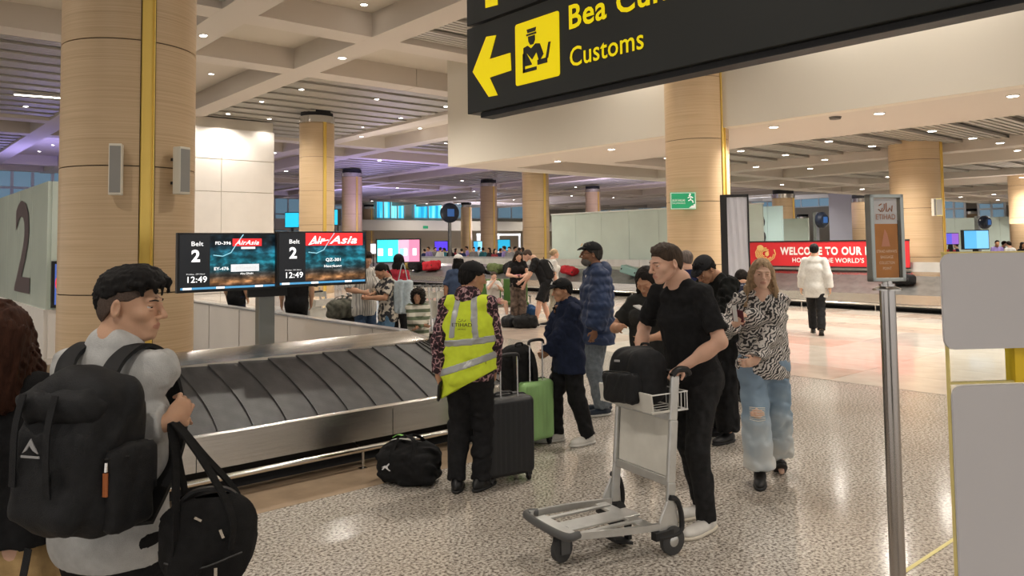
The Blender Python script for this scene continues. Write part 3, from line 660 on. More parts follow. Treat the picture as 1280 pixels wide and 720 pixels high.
for x, y, q in low_px:
    p = at_z(x, y, LO); downlight(p[0], p[1], LO, 'round downlight of the low ceiling right of the bulkhead', LOW_W * 2 if q or x < 800 else None, 1.1)
# lamps above and behind the camera, and over the aisle, in the same rhythm
for u in (-8, -1.8, 6.0, 10.2):
    for v in (-7, -1, 5, 11.5, 18.9):
        downlight(u, v, HI, 'round downlight of the high ceiling over the camera side', SPOT_W)
for u in (14.9,):
    for v in (-4, 1): downlight(u, v, LO, 'round downlight of the low ceiling near the right edge', LOW_W)
for u in (24.2, 30):
    for v in (1, 7, 13, 17.4): downlight(u, v, LO, 'round downlight of the low ceiling over the third belt', LOW_W * 2.2)
for x_, y_ in ((585, 150), (800, 110), (1050, 70), (1215, 25)):
    p = at_u(x_, y_, 13.75); downlight(13.35, p[1], HI, 'wall washer lamp over the bulkhead', 170)
k = 0
for u in range(16, 66, 7):
    for v in range(22, 84, 9):
        p = (u + (k * 37 % 5) * .4, v + (k * 53 % 7) * .35); k += 1
        if v > u * 3.2: continue
        downlight(p[0], p[1], HI, 'round downlight far down the high ceiling', 1000. if k % 2 == 0 else None, 1.5)
for u in range(34, 78, 6):
    for v in (4, 10, 16.8):
        k += 1; downlight(u + (k % 3), v, LO, 'round downlight far down the low ceiling', 520. if k % 2 == 0 else None, 1.25)
# added fill lights without fixtures, aimed up to tint and brighten the ceilings
for x, y, e, c_ in ((26, 42, 900, (.45, .38, 1.0)), (36, 62, 1500, (.5, .45, 1.0)), (8, 46, 900, (.40, .36, 1.0)), (47, 42, 1100, (.7, .62, .95)), (20, 30, 350, (1, .9, .8)), (52, 30, 700, (.8, .72, .95)), (26.5, 5, 160, (1, .88, .74)), (36, 10, 240, (1, .88, .78)), (52, 9, 300, (.9, .85, .9)), (60, 74, 1600, (.75, .75, 1.0)), (82, 50, 1200, (.8, .85, 1.0))):
    l = bpy.data.lights.new('ceiling_fill', 'AREA'); l.energy = e * .55; l.color = c_; l.shape = 'DISK'; l.size = 3; o = bpy.data.objects.new('ceiling_fill', l); COL.objects.link(o); o.location = (x, y, 2.4); o.rotation_euler = (math.pi, 0, 0); o.visible_camera = True

# small ceiling things
for x, y, z, lab in ((1044, 146, LO, 'small dark smoke detector in the low ceiling above the red banner'), (546, 160, HI, 'small dark smoke detector in the high ceiling left of the hanging sign')):
    z = 7.55 if z == HI else z; p = at_z(x, y, z); b = MB(); b.lathe([(0, -.06), (.10, -.05), (.12, 0), (.0, 0)], n=16, c=(p[0], p[1], z)); tag(b.build('smoke_detector', mat('detector_dark', (.12, .11, .10), .6), None, True), lab, 'smoke detector')
a = at_z(18, 119, HI); c = at_z(84, 124, HI); e = empty('strip_light', ((a[0] + c[0]) / 2, (a[1] + c[1]) / 2, HI + .03), math.atan2(c[1] - a[1], c[0] - a[0]), 'long thin strip light in the slatted ceiling at the left', 'light'); L = np.linalg.norm(c - a)
b = MB(); b.box((0, 0, .02), (L + .06, .20, .05)); b.build('housing', WHITEP, e); b = MB(); b.box((0, 0, -.01), (L, .13, .02)); b.build('diffuser', LAMP, e)
# ------------------------------------------------------------------ carousel in front
RUBBER = mat('belt_rubber', (.040, .038, .037), .46, noise=(7, .35, (1, .5, 1)), bump=(60, .1), spec=.35); RUBG = mat('seam_black', (.008, .008, .008), .7)
car = empty('baggage_carousel', (0, 0, 0), 0, 'large baggage carousel with black overlapping plates and a steel skirt in the foreground', 'carousel')
VF, BW, ZO, ZI, ZR = 5.66, 1.0, .44, .80, .90      # front line, belt width, outer / inner belt height, rim height
CU, CV, RI = 4.4, 6.96, .30; RO = RI + BW; U_END = -6.0; V_END = 16.5
def slope(t): return ZO + (ZI - ZO) * t - .02 * math.sin(math.pi * t)
def plate_mesh(wide, sag=.055, bw=BW, n=8, zo=ZO, zi=ZI):
    """one rubber plate of a straight run: x along the run, y from the outer edge inwards"""
    b = MB(); vs = []
    for k in range(n + 1):
        t = k / n; y = t * bw; x0 = sag * 4 * t * (1 - t); z = zo + (zi - zo) * t - .02 * math.sin(math.pi * t)
        vs += [(x0, y, z + .016), (x0 + wide * 1.10, y, z + .002), (x0, y, z - .006), (x0 + wide * 1.1, y, z - .014)]
    fs = []
    for k in range(n): a = 4 * k; c = a + 4; fs += [(a, a + 1, c + 1, c), (a, c, c + 2, a + 2), (a + 2, c + 2, c + 3, a + 3), (a + 1, a + 3, c + 3, c + 1)]
    fs += [(0, 2, 3, 1), (4 * n, 4 * n + 1, 4 * n + 3, 4 * n + 2)]
    b.add(vs, fs); return b
PM = plate_mesh(.262).mesh('belt_plate', RUBBER, True)
for i in range(40):
    o = link('belt_plate', PM, car); o.location = (4.42 - .262 * (i + 1), VF + .0, 0)
# the turn
NT = 10; b = MB(); vs = []; n = 8
for k in range(n + 1):
    t = k / n; r = RO - BW * t; z = slope(t); th = .07 * 4 * t * (1 - t)
    for w, dz in ((0, .016), (1.12, .002), (0, -.006), (1.12, -.014)): a = math.radians(-90 + 90 / NT * w) + th; vs.append((r * math.cos(a), r * math.sin(a), z + dz))
fs = []
for k in range(n): a = 4 * k; c = a + 4; fs += [(a, a + 1, c + 1, c), (a, c, c + 2, a + 2), (a + 2, c + 2, c + 3, a + 3), (a + 1, a + 3, c + 3, c + 1)]
b.add(vs, fs); TMESH = b.mesh('belt_plate', RUBBER, True)
for i in range(NT): o = link('belt_plate', TMESH, car); o.location = (CU, CV, 0); o.rotation_euler = (0, 0, math.radians(90 / NT * i))
for i in range(34): o = link('belt_plate', PM, car); o.location = (CU + RO, CV + .262 * i, 0); o.rotation_euler = (0, 0, math.pi / 2)
def path(off):     # outer line moved inwards by off, from the left end round the turn to the far end
    r = RO - off; P = [(U_END, VF + off)] + [(CU + r * math.cos(math.radians(a)), CV + r * math.sin(math.radians(a))) for a in range(-90, 1, 6)] + [(CU + r, V_END)]
    return P
def strip(b, offz):     # sweep a profile of (inward offset, z) along the path
    m = len(offz); P = [path(o) for o, z in offz]; N = len(P[0]); vs = [(P[j][i][0], P[j][i][1], offz[j][1]) for i in range(N) for j in range(m)]
    b.add(vs, [(i * m + j, (i + 1) * m + j, (i + 1) * m + j + 1, i * m + j + 1) for i in range(N - 1) for j in range(m - 1)])
    return b
b = MB(); strip(b, [(BW + .02, ZI - .08), (.03, ZO - .08)]); b.build('bed', RUBG, car, True)
b = MB(); strip(b, [(.03, ZO - .03), (.03, ZO + .022), (.0, ZO + .025), (-.025, ZO + .012), (-.025, .215), (.02, .205)]); b.build('skirt', STEEL, car, True)
for uu in (-4.5, -2.9, -1.3, .3, 1.9, 3.5):
    b = MB(); b.box((uu, VF - .0262, .32), (.004, .003, .21)); b.build('skirt_joint', RUBG, car)
b = MB(); b.tube([(x, y, .155) for x, y in path(-.055)], .024, 10); b.build('bumper_rail', mat('rail_steel', (.72, .70, .66), .16, metal=1), car, True)
for uu in (-4.6, -2.8, -1.0, .8, 3.2):
    b = MB(); b.tube([(uu, VF - .055, .0), (uu, VF - .055, .15)], .012, 8); b.box((uu, VF - .055, .004), (.06, .05, .008)); b.tube([(uu, VF - .055, .15), (uu, VF + .1, .19)], .009, 6); b.build('rail_post', STEEL, car, True)
b = MB(); strip(b, [(.16, .0), (.16, .21)]); b.build('plinth', BLACKM, car, True)
# steel rim on the inner side
b = MB(); strip(b, [(BW - .02, ZI - .02), (BW - .01, ZI + .02), (BW + .20, ZR), (BW + .27, ZR), (BW + .27, ZR - .07)]); b.build('rim', STEEL, car, True)
# inner back wall of white panels (the arm that runs away from the viewer)
xw = CU + RO - BW - .27 ; yw = CV
b = MB(); b.span((xw - .03, VF + BW + .3, ZR - .02), (xw + .10, 14.0, ZR + .005)); b.build('wall_cap', STEELD, car, bevel=.004)
for y0, y1 in ((6.95, 7.55), (8.05, 9.7), (9.72, 11.35), (11.37, 12.6), (12.62, 13.6)):
    b = MB(); b.span((xw - .005, y0, 0), (xw + .03, y1 - .012, ZR - .02)); b.build('wall_panel', WPANEL, car, bevel=.003)
for z0, z1 in ((0, .45), (.77, ZR - .02)): b = MB(); b.span((xw - .005, 7.55, z0), (xw + .03, 8.04, z1)); b.build('wall_panel', WPANEL, car)
b = MB(); b.span((xw + .25, 7.5, .40), (xw + .26, 8.1, .8)); b.build('hatch_dark', BLACKM, car)
b = MB(); b.span((xw - .02, 7.52, .45), (xw + .2, 7.57, .78)); b.build('hatch_frame', WPANEL, car)
b = MB(); b.prism([(0, 0), (.0, .9), (-.55, .9), (-.55, 0)], (xw + .02, 13.6, 0), (1, 0, 0), (0, 0, 1), .03); b.build('wall_panel', WPANEL, car)
b = MB(); b.span((U_END, VF + BW + .24, 0), (xw, VF + BW + .27, ZR - .02)); b.build('wall_back', WPANEL, car)

# ------------------------------------------------------------------ third carousel, across the picture further back
c3 = empty('baggage_carousel', (0, 0, 0), 0, 'far baggage carousel running behind the people, with steel skirt and suitcases on it', 'carousel')
UF = 19.85; P3 = plate_mesh(.5, .12, 1.15, 6, .42, .84).mesh('belt_plate', mat('far_rubber', (.10, .097, .092), .34, noise=(5, .3)), True)
for i in range(70): o = link('belt_plate', P3, c3); o.location = (UF, 3.0 + .5 * i, 0); o.rotation_euler = (0, 0, -math.pi / 2)
b = MB(); prof = [(UF + .03, .43), (UF - .02, .43), (UF - .02, .20), (UF + .03, .20)]
for i in range(3): (x0, z0), (x1, z1) = prof[i], prof[i + 1]; b.add([(x0, 2.5, z0), (x0, 38, z0), (x1, 38, z1), (x1, 2.5, z1)], [(0, 1, 2, 3)])
b.build('skirt', STEEL, c3); b = MB(); b.tube([(UF - .07, 2.5, .17), (UF - .07, 38, .17)], .03, 8); b.build('bumper_rail', mat('rail_steel'), c3, True)
for i in range(18): b = MB(); b.tube([(UF - .07, 3 + 2 * i, 0), (UF - .07, 3 + 2 * i, .17)], .015, 6); b.build('rail_post', STEEL, c3)
b = MB(); b.span((UF + .25, 2.5, 0), (UF + .3, 38, .4)); b.build('plinth', BLACKM, c3)
b = MB(); b.add([(UF + 1.12, 2.5, .82), (UF + 1.12, 38, .82), (UF + 1.35, 38, .95), (UF + 1.35, 2.5, .95)], [(0, 1, 2, 3)]); b.span((UF + 1.35, 2.5, .93), (UF + 1.5, 38, .95)); b.build('rim', STEEL, c3)
for i in range(23):
    b = MB() if i == 0 else b
    if i == 0: b.span((0, 0, .45), (.05, 1.48, 1.20)); MM = b.mesh('back_panel', mat('silver_panel', (.62, .61, .58), .32, metal=.55, noise=(3, .08)))
    o = link('back_panel', MM, c3); o.location = (UF + 1.5, 3 + 1.5 * i, 0)
b = MB(); b.span((UF, 2.5, .1), (UF + 1.6, 38, .38)); b.build('bed', RUBG, c3)

# ------------------------------------------------------------------ frosted glass walls
def glass_wall(label, u, v0, v1, z0, z1, n, parentname='glass_wall', th=.06, m=FROST):
    e = empty(parentname, (u, min(v0, v1), 0), 0, label, 'wall'); L = abs(v1 - v0) / n
    for i in range(n): b = MB(); b.span((-th / 2, i * L + .006, z0), (th / 2, (i + 1) * L - .006, z1)); b.build('pane', m, e)
    return e
p0, p1 = at_u(690, 268, 21.6), at_u(870, 262, 21.6)
g3 = glass_wall('tall frosted green glass wall behind the far carousel, left of the exit sign column', 21.6, 13.2, p0[1], .95, 2.95, 7)
b = MB(); b.span((0, 0, .95), (4.6, .06, 2.95)); g = b.build('side_pane', FROST, g3); g.location = (.03, p0[1] - 13.2 - .03, 0)
b = MB(); b.span((-.08, 0, 2.95), (.08, p0[1] - 13.2, 3.0)); b.build('top_rail', mat('pale_rail', (.70, .74, .70), .4), g3)
# wall with the digit 2
c2 = at_d(63, 225, 12.9); U2, V2 = c2[0], c2[1]
g2 = empty('glass_wall', (U2, V2, 0), 0, 'glass wall with a big dark number 2 at the left edge', 'wall')
for i in range(8): b = MB(); b.span((-.03, i * 1.4 + .006, .80), (.03, (i + 1) * 1.4 - .006, 2.93)); b.build('pane', mat('pale_green_glass', (.60, .68, .60), .14, noise=(1, .06)), g2)
for i in range(8): b = MB(); b.span((-.06, i * 1.4 + .004, 0), (.06, (i + 1) * 1.4 - .004, .80)); b.build('base_panel', WPANEL, g2)
b = MB(); b.span((.03, -.02, .80), (1.9, .03, 2.93)); b.build('pane', mat('pale_green_glass'), g2); b = MB(); b.span((.0, -.03, 0), (1.9, .06, .80)); b.build('base_panel', WPANEL, g2)
DIG = mat('digit_brown', (.075, .045, .045), .5)
pa, pb = at_u(22, 363, U2 - .035), at_u(38, 253, U2 - .035)
text('digit', '2', (U2 - .04 - U2, at_u(20, 363, U2)[1] - V2, at_u(30, 363, U2)[2]), (0, -1, 0), (0, 0, 1), at_u(30, 252, U2)[2] - at_u(30, 363, U2)[2], DIG, g2, bold=.02, width=at_u(20, 300, U2)[1] - at_u(39, 300, U2)[1], th=.004)
# advert screen on its short side
ps = empty('advert_screen', (U2 + .32, V2 - .06, 0), 0, 'upright blue advert screen with a red disc on the end of the number 2 wall', 'screen')
q0, q1 = at_v(63, 385, V2 - .06), at_v(82, 326, V2 - .06)
AD = mat('advert_blue', (.05, .1, .4), .3, emit=(.07, .13, .42), es=.8, noise=None)
b = MB(); b.span((q0[0] - U2 - .32, -.03, q0[2]), (q1[0] - U2 - .32 + .22, .03, q1[2])); b.build('frame', BLACK, ps, bevel=.01)
b = MB(); b.span((q0[0] - U2 - .27, -.036, q0[2] + .05), (q1[0] - U2 - .16, -.03, q1[2] - .05)); b.build('display', AD, ps)
b = MB(); cx = (q0[0] + q1[0]) / 2 - U2 - .27; cz = (q0[2] + q1[2]) / 2 + .02; b.prism([(.10 * math.cos(a * .393), .17 * math.sin(a * .393)) for a in range(16)], (cx, -.037, cz), (1, 0, 0), (0, 0, 1), .003); b.build('red_disc', mat('ad_red', (.7, .02, .03), .4, emit=(.75, .03, .04), es=.9), ps)
# digit 3 wall behind the banner
p = at_u(938, 250, 25.5); q = at_u(978, 250, 25.5)
g = empty('glass_wall', (25.5, q[1], 0), 0, 'glass wall with a big black number 3 over the red banner', 'wall'); zt = at_u(940, 259, 25.5)[2]
for i in range(3): w = (p[1] - q[1]) / 3 * 1.4; b = MB(); b.span((-.03, i * w + .006, .5), (.03, (i + 1) * w - .006, zt)); b.build('pane', mat('cyan_glass', (.50, .66, .66), .12), g)
t = at_u(934, 304, 25.46); text('digit', '3', (-.04, at_u(929, 300, 25.46)[1] - q[1], at_u(940, 310, 25.46)[2]), (0, -1, 0), (0, 0, 1), at_u(940, 265, 25.46)[2] - at_u(940, 310, 25.46)[2], mat('digit_black', (.02, .02, .022), .5), g, bold=.03, width=abs(at_u(932, 290, 25.46)[1] - at_u(958, 290, 25.46)[1]), th=.004)
p = at_u(975, 275, 28); g = empty('glass_wall', (28, p[1] - 1.2, 0), 0, 'lower frosted pane right of the number 3', 'wall'); b = MB(); b.span((-.03, 0, .5), (.03, 2.2, at_u(970, 274, 28)[2])); b.build('pane', FROST, g)
b = MB(); b.span((-.06, 1.85, 1.7), (-.035, 1.98, at_u(970, 281, 28)[2])); b.build('dark_bar', BLACKM, g)

# ------------------------------------------------------------------ tall white wall left of centre
a = at_z(232, 150, 6.5); vw = 31.0; a = at_v(205, 152, vw); c = at_v(343, 170, vw)
W = empty('clad_wall', (a[0], vw, 0), 0, 'tall white panelled wall standing behind the twin monitors', 'wall'); L = c[0] - a[0]; zt = at_v(300, 162, vw)[2]; PH = (zt - .5) / 5
zs = [0.0, 2.1, at_v(290, 240, vw)[2], at_v(290, 200, vw)[2], zt]
for i in range(4):
    for x0, x1 in ((0, L * .5), (L * .5, L)): b = MB(); b.span((x0 + .01, 0, zs[i] + .012), (x1 - .01, .25, zs[i + 1] - .012)); b.build('wall_panel', WPANEL, W, bevel=.006)
b = MB(); b.span((.05, .03, 0), (L - .05, 3, zt + .4)); b.build('core', mat('core_beige', (.52, .47, .39), .7), W)
for x in (238, 336):
    p = at_v(x, 148 if x < 300 else 158, vw - .45); downlight(p[0], vw - .5, HI, 'downlight washing the %s end of the tall white wall' % ('left' if x < 300 else 'right'), 60)

# ------------------------------------------------------------------ far walls
FW_ = mat('far_wall', (.55, .48, .38), .7); VFAR = 86.0
b = MB(); b.span((-30, VFAR, 0), (110, VFAR + .4, 7.6)); tag(b.build('wall_far', FW_), kind='structure')
b = MB(); b.span((96, -30, 0), (96.4, 90, 7.6)); tag(b.build('wall_right', FW_), kind='structure')
WIN = mat('night_glass', (.16, .24, .30), .08, emit=(.16, .27, .36), es=.55); FRM = mat('window_bars', (.62, .66, .70), .5)
CYAN = mat('cyan_window', (.05, .5, .7), .2, emit=(.04, .55, .85), es=1.15)
_t = node(CYAN, 'ShaderNodeTexCoord'); _w = node(CYAN, 'ShaderNodeTexNoise'); _mp = node(CYAN, 'ShaderNodeMapping'); _mp.inputs['Scale'].default_value = (1.1, 1.1, .06); _w.inputs['Scale'].default_value = 1.3; lk(CYAN, _t.outputs['Object'], _mp.inputs[0]); lk(CYAN, _mp.outputs[0], _w.inputs['Vector'])
add_ramp(CYAN, _w.outputs[0], [(.35, (.01, .16, .42)), (.5, (.03, .55, .80)), (.62, (.35, .95, 1.0)), (.7, (.02, .45, .7))], to='Emission Color')
wn = 0
def window_v(x0, x1, y0, y1, v, m, nx=3, nz=2):
    global wn; wn += 1; a, c = at_v(x0, y1, v), at_v(x1, y0, v); b = MB(); b.span((a[0], v - .02, a[2]), (c[0], v + .02, c[2])); w = b.build('window_%d' % wn, m); tag(w, kind='structure')
    for i in range(nx + 1): x = a[0] + (c[0] - a[0]) * i / nx; b = MB(); b.span((x - .09, v - .10, a[2]), (x + .09, v - .02, c[2])); b.build('bar', FRM, w)
    for i in range(nz + 1): z = a[2] + (c[2] - a[2]) * i / nz; b = MB(); b.span((a[0], v - .09, z - .08), (c[0], v - .03, z + .08)); b.build('bar', FRM, w)
def window_u(x0, x1, y0, y1, u, m, nx=3, nz=2):
    global wn; wn += 1; a, c = at_u(x0, y1, u), at_u(x1, y0, u); b = MB(); b.span((u - .02, c[1], a[2]), (u + .02, a[1], c[2])); w = b.build('window_%d' % wn, m); tag(w, kind='structure')
    for i in range(nx + 1): y = c[1] + (a[1] - c[1]) * i / nx; b = MB(); b.span((u - .10, y - .07, a[2]), (u - .02, y + .07, c[2])); b.build('bar', FRM, w)
    for i in range(nz + 1): z = a[2] + (c[2] - a[2]) * i / nz; b = MB(); b.span((u - .09, c[1], z - .06), (u - .03, a[1], z + .06)); b.build('bar', FRM, w)
VN = VFAR - .15
window_v(-40, 90, 210, 262, 60.0, WIN, 5, 2)
window_v(343, 376, 224, 290, VN, WIN, 2, 3); window_v(418, 430, 224, 290, VN, WIN, 1, 2)
window_v(470, 505, 243, 273, VN, CYAN, 4, 1); window_v(517, 552, 242, 273, VN, CYAN, 2, 1)
window_v(560, 600, 243, 273, VN, WIN, 2, 2); window_v(622, 655, 240, 273, VN, WIN, 2, 2)
window_u(686, 760, 240, 285, 92, WIN, 4, 2); window_u(764, 834, 239, 285, 92, WIN, 5, 2); window_u(940, 1070, 240, 262, 92, WIN, 6, 1)
window_u(1180, 1206, 248, 274, 60, WIN, 2, 2); window_u(1224, 1256, 248, 274, 60, WIN, 2, 2)
# balcony
a, c = at_v(466, 288, VFAR - 3), at_v(700, 274, VFAR - 3); b = MB(); b.span((a[0] - 22, VFAR - 3, a[2]), (c[0] + 12, VFAR - .2, a[2] + 1.3)); tag(b.build('trim_5', mat('balcony_front', (.72, .68, .60), .6)), kind='structure')
p = at_v(532, 284, VFAR - 3.05); e = empty('exit_sign', (p[0], p[1], p[2]), 0, 'tiny green exit sign on the far balcony front', 'sign'); GREEN = mat('exit_green', (.02, .30, .13), .4, emit=(.02, .30, .13), es=.35); b = MB(); b.box((0, 0, 0), (.75, .05, .34)); b.build('plate', GREEN, e)
# white washed bulkhead far right and pale walls behind
p0, p1 = at_u(1178, 246, 48), at_u(1268, 206, 48); b = MB(); b.span((47.7, p1[1] - 6, p0[2]), (48.0, p0[1] + 1.5, 4.94)); tag(b.build('wall_washed', mat('bright_white', (.85, .83, .80), .6)), kind='structure')
p = at_u(1243, 220, 47.2); downlight(p[0] - .2, p[1], LO, 'downlight washing the white wall panel at the far right', 900, 1.3)
p0, p1 = at_u(1180, 300, 58), at_u(1266, 271, 58); g = glass_wall('long pale frosted wall beyond the right hand screens', 58, p1[1] - 2, p0[1] + 2, 0, p0[2] * 0 + at_u(1220, 272, 58)[2], 6)
p0, p1 = at_u(1051, 300, 70), at_u(1070, 240, 70); b = MB(); b.span((69.9, p1[1], 0), (70, p0[1] + 1, p1[2])); tag(b.build('wall_pale', mat('pale_blue_wall', (.66, .68, .80), .6)), kind='structure')

# ------------------------------------------------------------------ overhead sign
SU = 3.33; SIGNB = mat('sign_dark', (.022, .024, .022), .38, noise=(2, .08)); YEL = mat('sign_yellow', (.90, .72, .0), .35, emit=(.95, .74, .0), es=.42)
zb = at_u(584, 143, SU)[2]; v1 = at_u(584, 90, SU)[1]; SH = at_u(583, 37, SU)[2] - zb; v0 = at_u(1262, -8, SU)[1] - 1.0
sg = empty('hanging_sign', (SU, v1, zb), 0, 'large dark overhead sign with yellow arrow, officer symbol and customs lettering', 'sign')
b = MB(); b.span((0, v0 - v1, 0), (.13, 0, SH)); b.build('panel', SIGNB, sg, bevel=.004)
b = MB(); b.span((.04, v0 - v1, -.035), (.15, -.10, -.002)); b.build('bottom_rail', BLACK, sg)
def S(x, y): p = at_u(x, y, SU - .004); return (v1 - p[1], p[2] - zb)          # (distance right of the left end, height)
SG = dict(ax=(0, -1, 0), ay=(0, 0, 1))
def spoly(pts, name, m, th=.004, off=0.): b = MB(); b.prism([S(*p) for p in pts], (-.002 - off, 0, 0), (0, -1, 0), (0, 0, 1), -th if False else th); return b.build(name, m, sg)
spoly([(591, 90), (608, 46), (620, 44), (612, 74), (638, 66), (639, 88), (612, 97), (622, 119), (611, 121)], 'arrow', YEL)
def quad_r(c, r=.02):       # rounded rectangle between two corners in sign coordinates
    (x0, y0), (x1, y1) = c; return rrect(x1 - x0, y1 - y0, r, 4, (x0 + x1) / 2, (y0 + y1) / 2)
A, B = S(645, 109), S(700, 14); 
b = MB(); b.prism(quad_r((S(645, 108), (S(700, 100)[0], S(672, 22)[1])), .018), (-.002, 0, 0), (0, -1, 0), (0, 0, 1), .004); b.build('symbol_board', YEL, sg)
x0, z0 = S(645, 108); x1 = S(700, 100)[0]; z1 = S(672, 22)[1]; wX, hZ = x1 - x0, z1 - z0
def sym(pts): b = MB(); b.prism([(x0 + wX * p[0], z0 + hZ * p[1]) for p in pts], (-.0065, 0, 0), (0, -1, 0), (0, 0, 1), .003); b.build('symbol', SIGNB, sg)
sym([(.28, .86), (.50, .86), (.48, .80), (.30, .80)]); sym([(.27, .785), (.50, .785), (.50, .755), (.27, .755)])
sym([(.31, .74), (.47, .74), (.47, .66), (.43, .60), (.36, .60), (.32, .66)])
sym([(.20, .58), (.30, .60), (.38, .54), (.48, .60), (.58, .58), (.66, .40), (.56, .30), (.50, .46), (.40, .36), (.26, .50), (.40, .28), (.24, .28), (.20, .40)])
sym([(.18, .18), (.50, .18), (.50, .235), (.18, .235)]); sym([(.18, .18), (.23, .18), (.23, .52), (.18, .48)]); sym([(.52, .25), (.74, .25), (.74, .33), (.52, .33)]); sym([(.70, .30), (.76, .32), (.82, .56), (.77, .56)])
o_ = S(712, 84); text('lettering', 'Customs', (-.003, -o_[0], o_[1]), (0, -1, 0), (0, 0, 1), .118, YEL, sg, bold=.012, width=S(804, 60)[0] - o_[0], th=.004)
o_ = S(710, 37); text('lettering', 'Bea Cukai', (-.003, -o_[0], o_[1]), (0, -1, 0), (0, 0, 1), .145, YEL, sg, bold=.026, width=(S(826, 5)[0] - o_[0]) * 1.24, th=.004)
# its upper neighbour
s2 = empty('hanging_sign', (SU, v1, zb + SH + .02), 0, 'second dark overhead sign stacked above the customs sign, cut by the top edge', 'sign')
b = MB(); b.span((0, v0 - v1, 0), (.13, 0, SH)); b.build('panel', SIGNB, s2, bevel=.004)
def S2(x, y): p = at_u(x, y, SU - .004); return (v1 - p[1], p[2] - zb - SH - .02)
b = MB(); b.prism([S2(607, 10), S2(622, 6), S2(621, -30), S2(606, -28)], (-.002, 0, 0), (0, -1, 0), (0, 0, 1), .004); b.build('arrow', YEL, s2)
for y in (-.6, -2.2): b = MB(); b.tube([(.065, y, SH), (.065, y, HI - zb - SH)], .012, 8); b.build('hanger', STEELD, s2, True)

# ------------------------------------------------------------------ twin monitors
MV = 7.32; pp = at_v(338, 400, MV)
mon = empty('monitor_post', (pp[0], MV + .13, 0), 0, 'grey steel post carrying the twin arrival monitors behind the belt', 'post')
b = MB(); b.box((0, 0, .88), (.16, .10, 1.76)); b.build('post', mat('post_grey', (.22, .23, .22), .4, metal=.5), mon, bevel=.006)
b = MB(); b.span((-.75, -.07, 1.52), (.75, -.04, 1.60)); b.span((-.2, -.07, 1.3), (.2, -.04, 1.8)); b.build('bracket', BLACK, mon)
b = MB(); b.box((0, 0, .01), (.34, .3, .02)); b.build('base_plate', STEELD, mon)
CITY = mat('city_picture', (.0, .0, .0), .3, spec=.3); nt = CITY.node_tree; _b = nt.nodes['Principled BSDF']
_t = node(CITY, 'ShaderNodeTexCoord'); _s = node(CITY, 'ShaderNodeSeparateXYZ'); lk(CITY, _t.outputs['Generated'], _s.inputs[0])
_g = add_ramp(CITY, _s.outputs[2], [(0., (.10, .05, .03)), (.08, (.28, .13, .05)), (.17, (.10, .07, .05)), (.27, (.015, .045, .055)), (.50, (.01, .15, .20)), (.66, (.012, .09, .13)), (.8, (.008, .02, .03)), (1, (.006, .012, .016))], to=None)
_n = node(CITY, 'ShaderNodeTexNoise'); _n.inputs['Scale'].default_value = 6; _n.inputs['Detail'].default_value = 5; _mp = node(CITY, 'ShaderNodeMapping'); _mp.inputs['Scale'].default_value = (1, 1, 1.4); lk(CITY, _t.outputs['Generated'], _mp.inputs[0]); lk(CITY, _mp.outputs[0], _n.inputs['Vector'])
_r = add_ramp(CITY, _n.outputs[0], [(.36, (.25, .25, .25)), (.52, (.9, .9, .9)), (.70, (3.2, 3.2, 3.2))], to=None)
_mx = node(CITY, 'ShaderNodeMix', data_type='RGBA', blend_type='MULTIPLY'); _mx.inputs[0].default_value = 1; lk(CITY, _g.outputs[0], _mx.inputs[6]); lk(CITY, _r.outputs[0], _mx.inputs[7]); lk(CITY, _mx.outputs[2], _b.inputs['Emission Color']); _b.inputs['Emission Strength'].default_value = 1.05
SCRB = mat('screen_black', (.006, .007, .008), .25, emit=(.006, .007, .009), es=1); TXW = mat('screen_white', (.8, .8, .8), .4, emit=(.95, .95, .95), es=1.); TXR = mat('screen_red', (.7, .02, .02), .4, emit=(.80, .03, .035), es=1.); BAR = mat('screen_bar', (.05, .25, .5), .4, emit=(.10, .35, .6), es=.8)
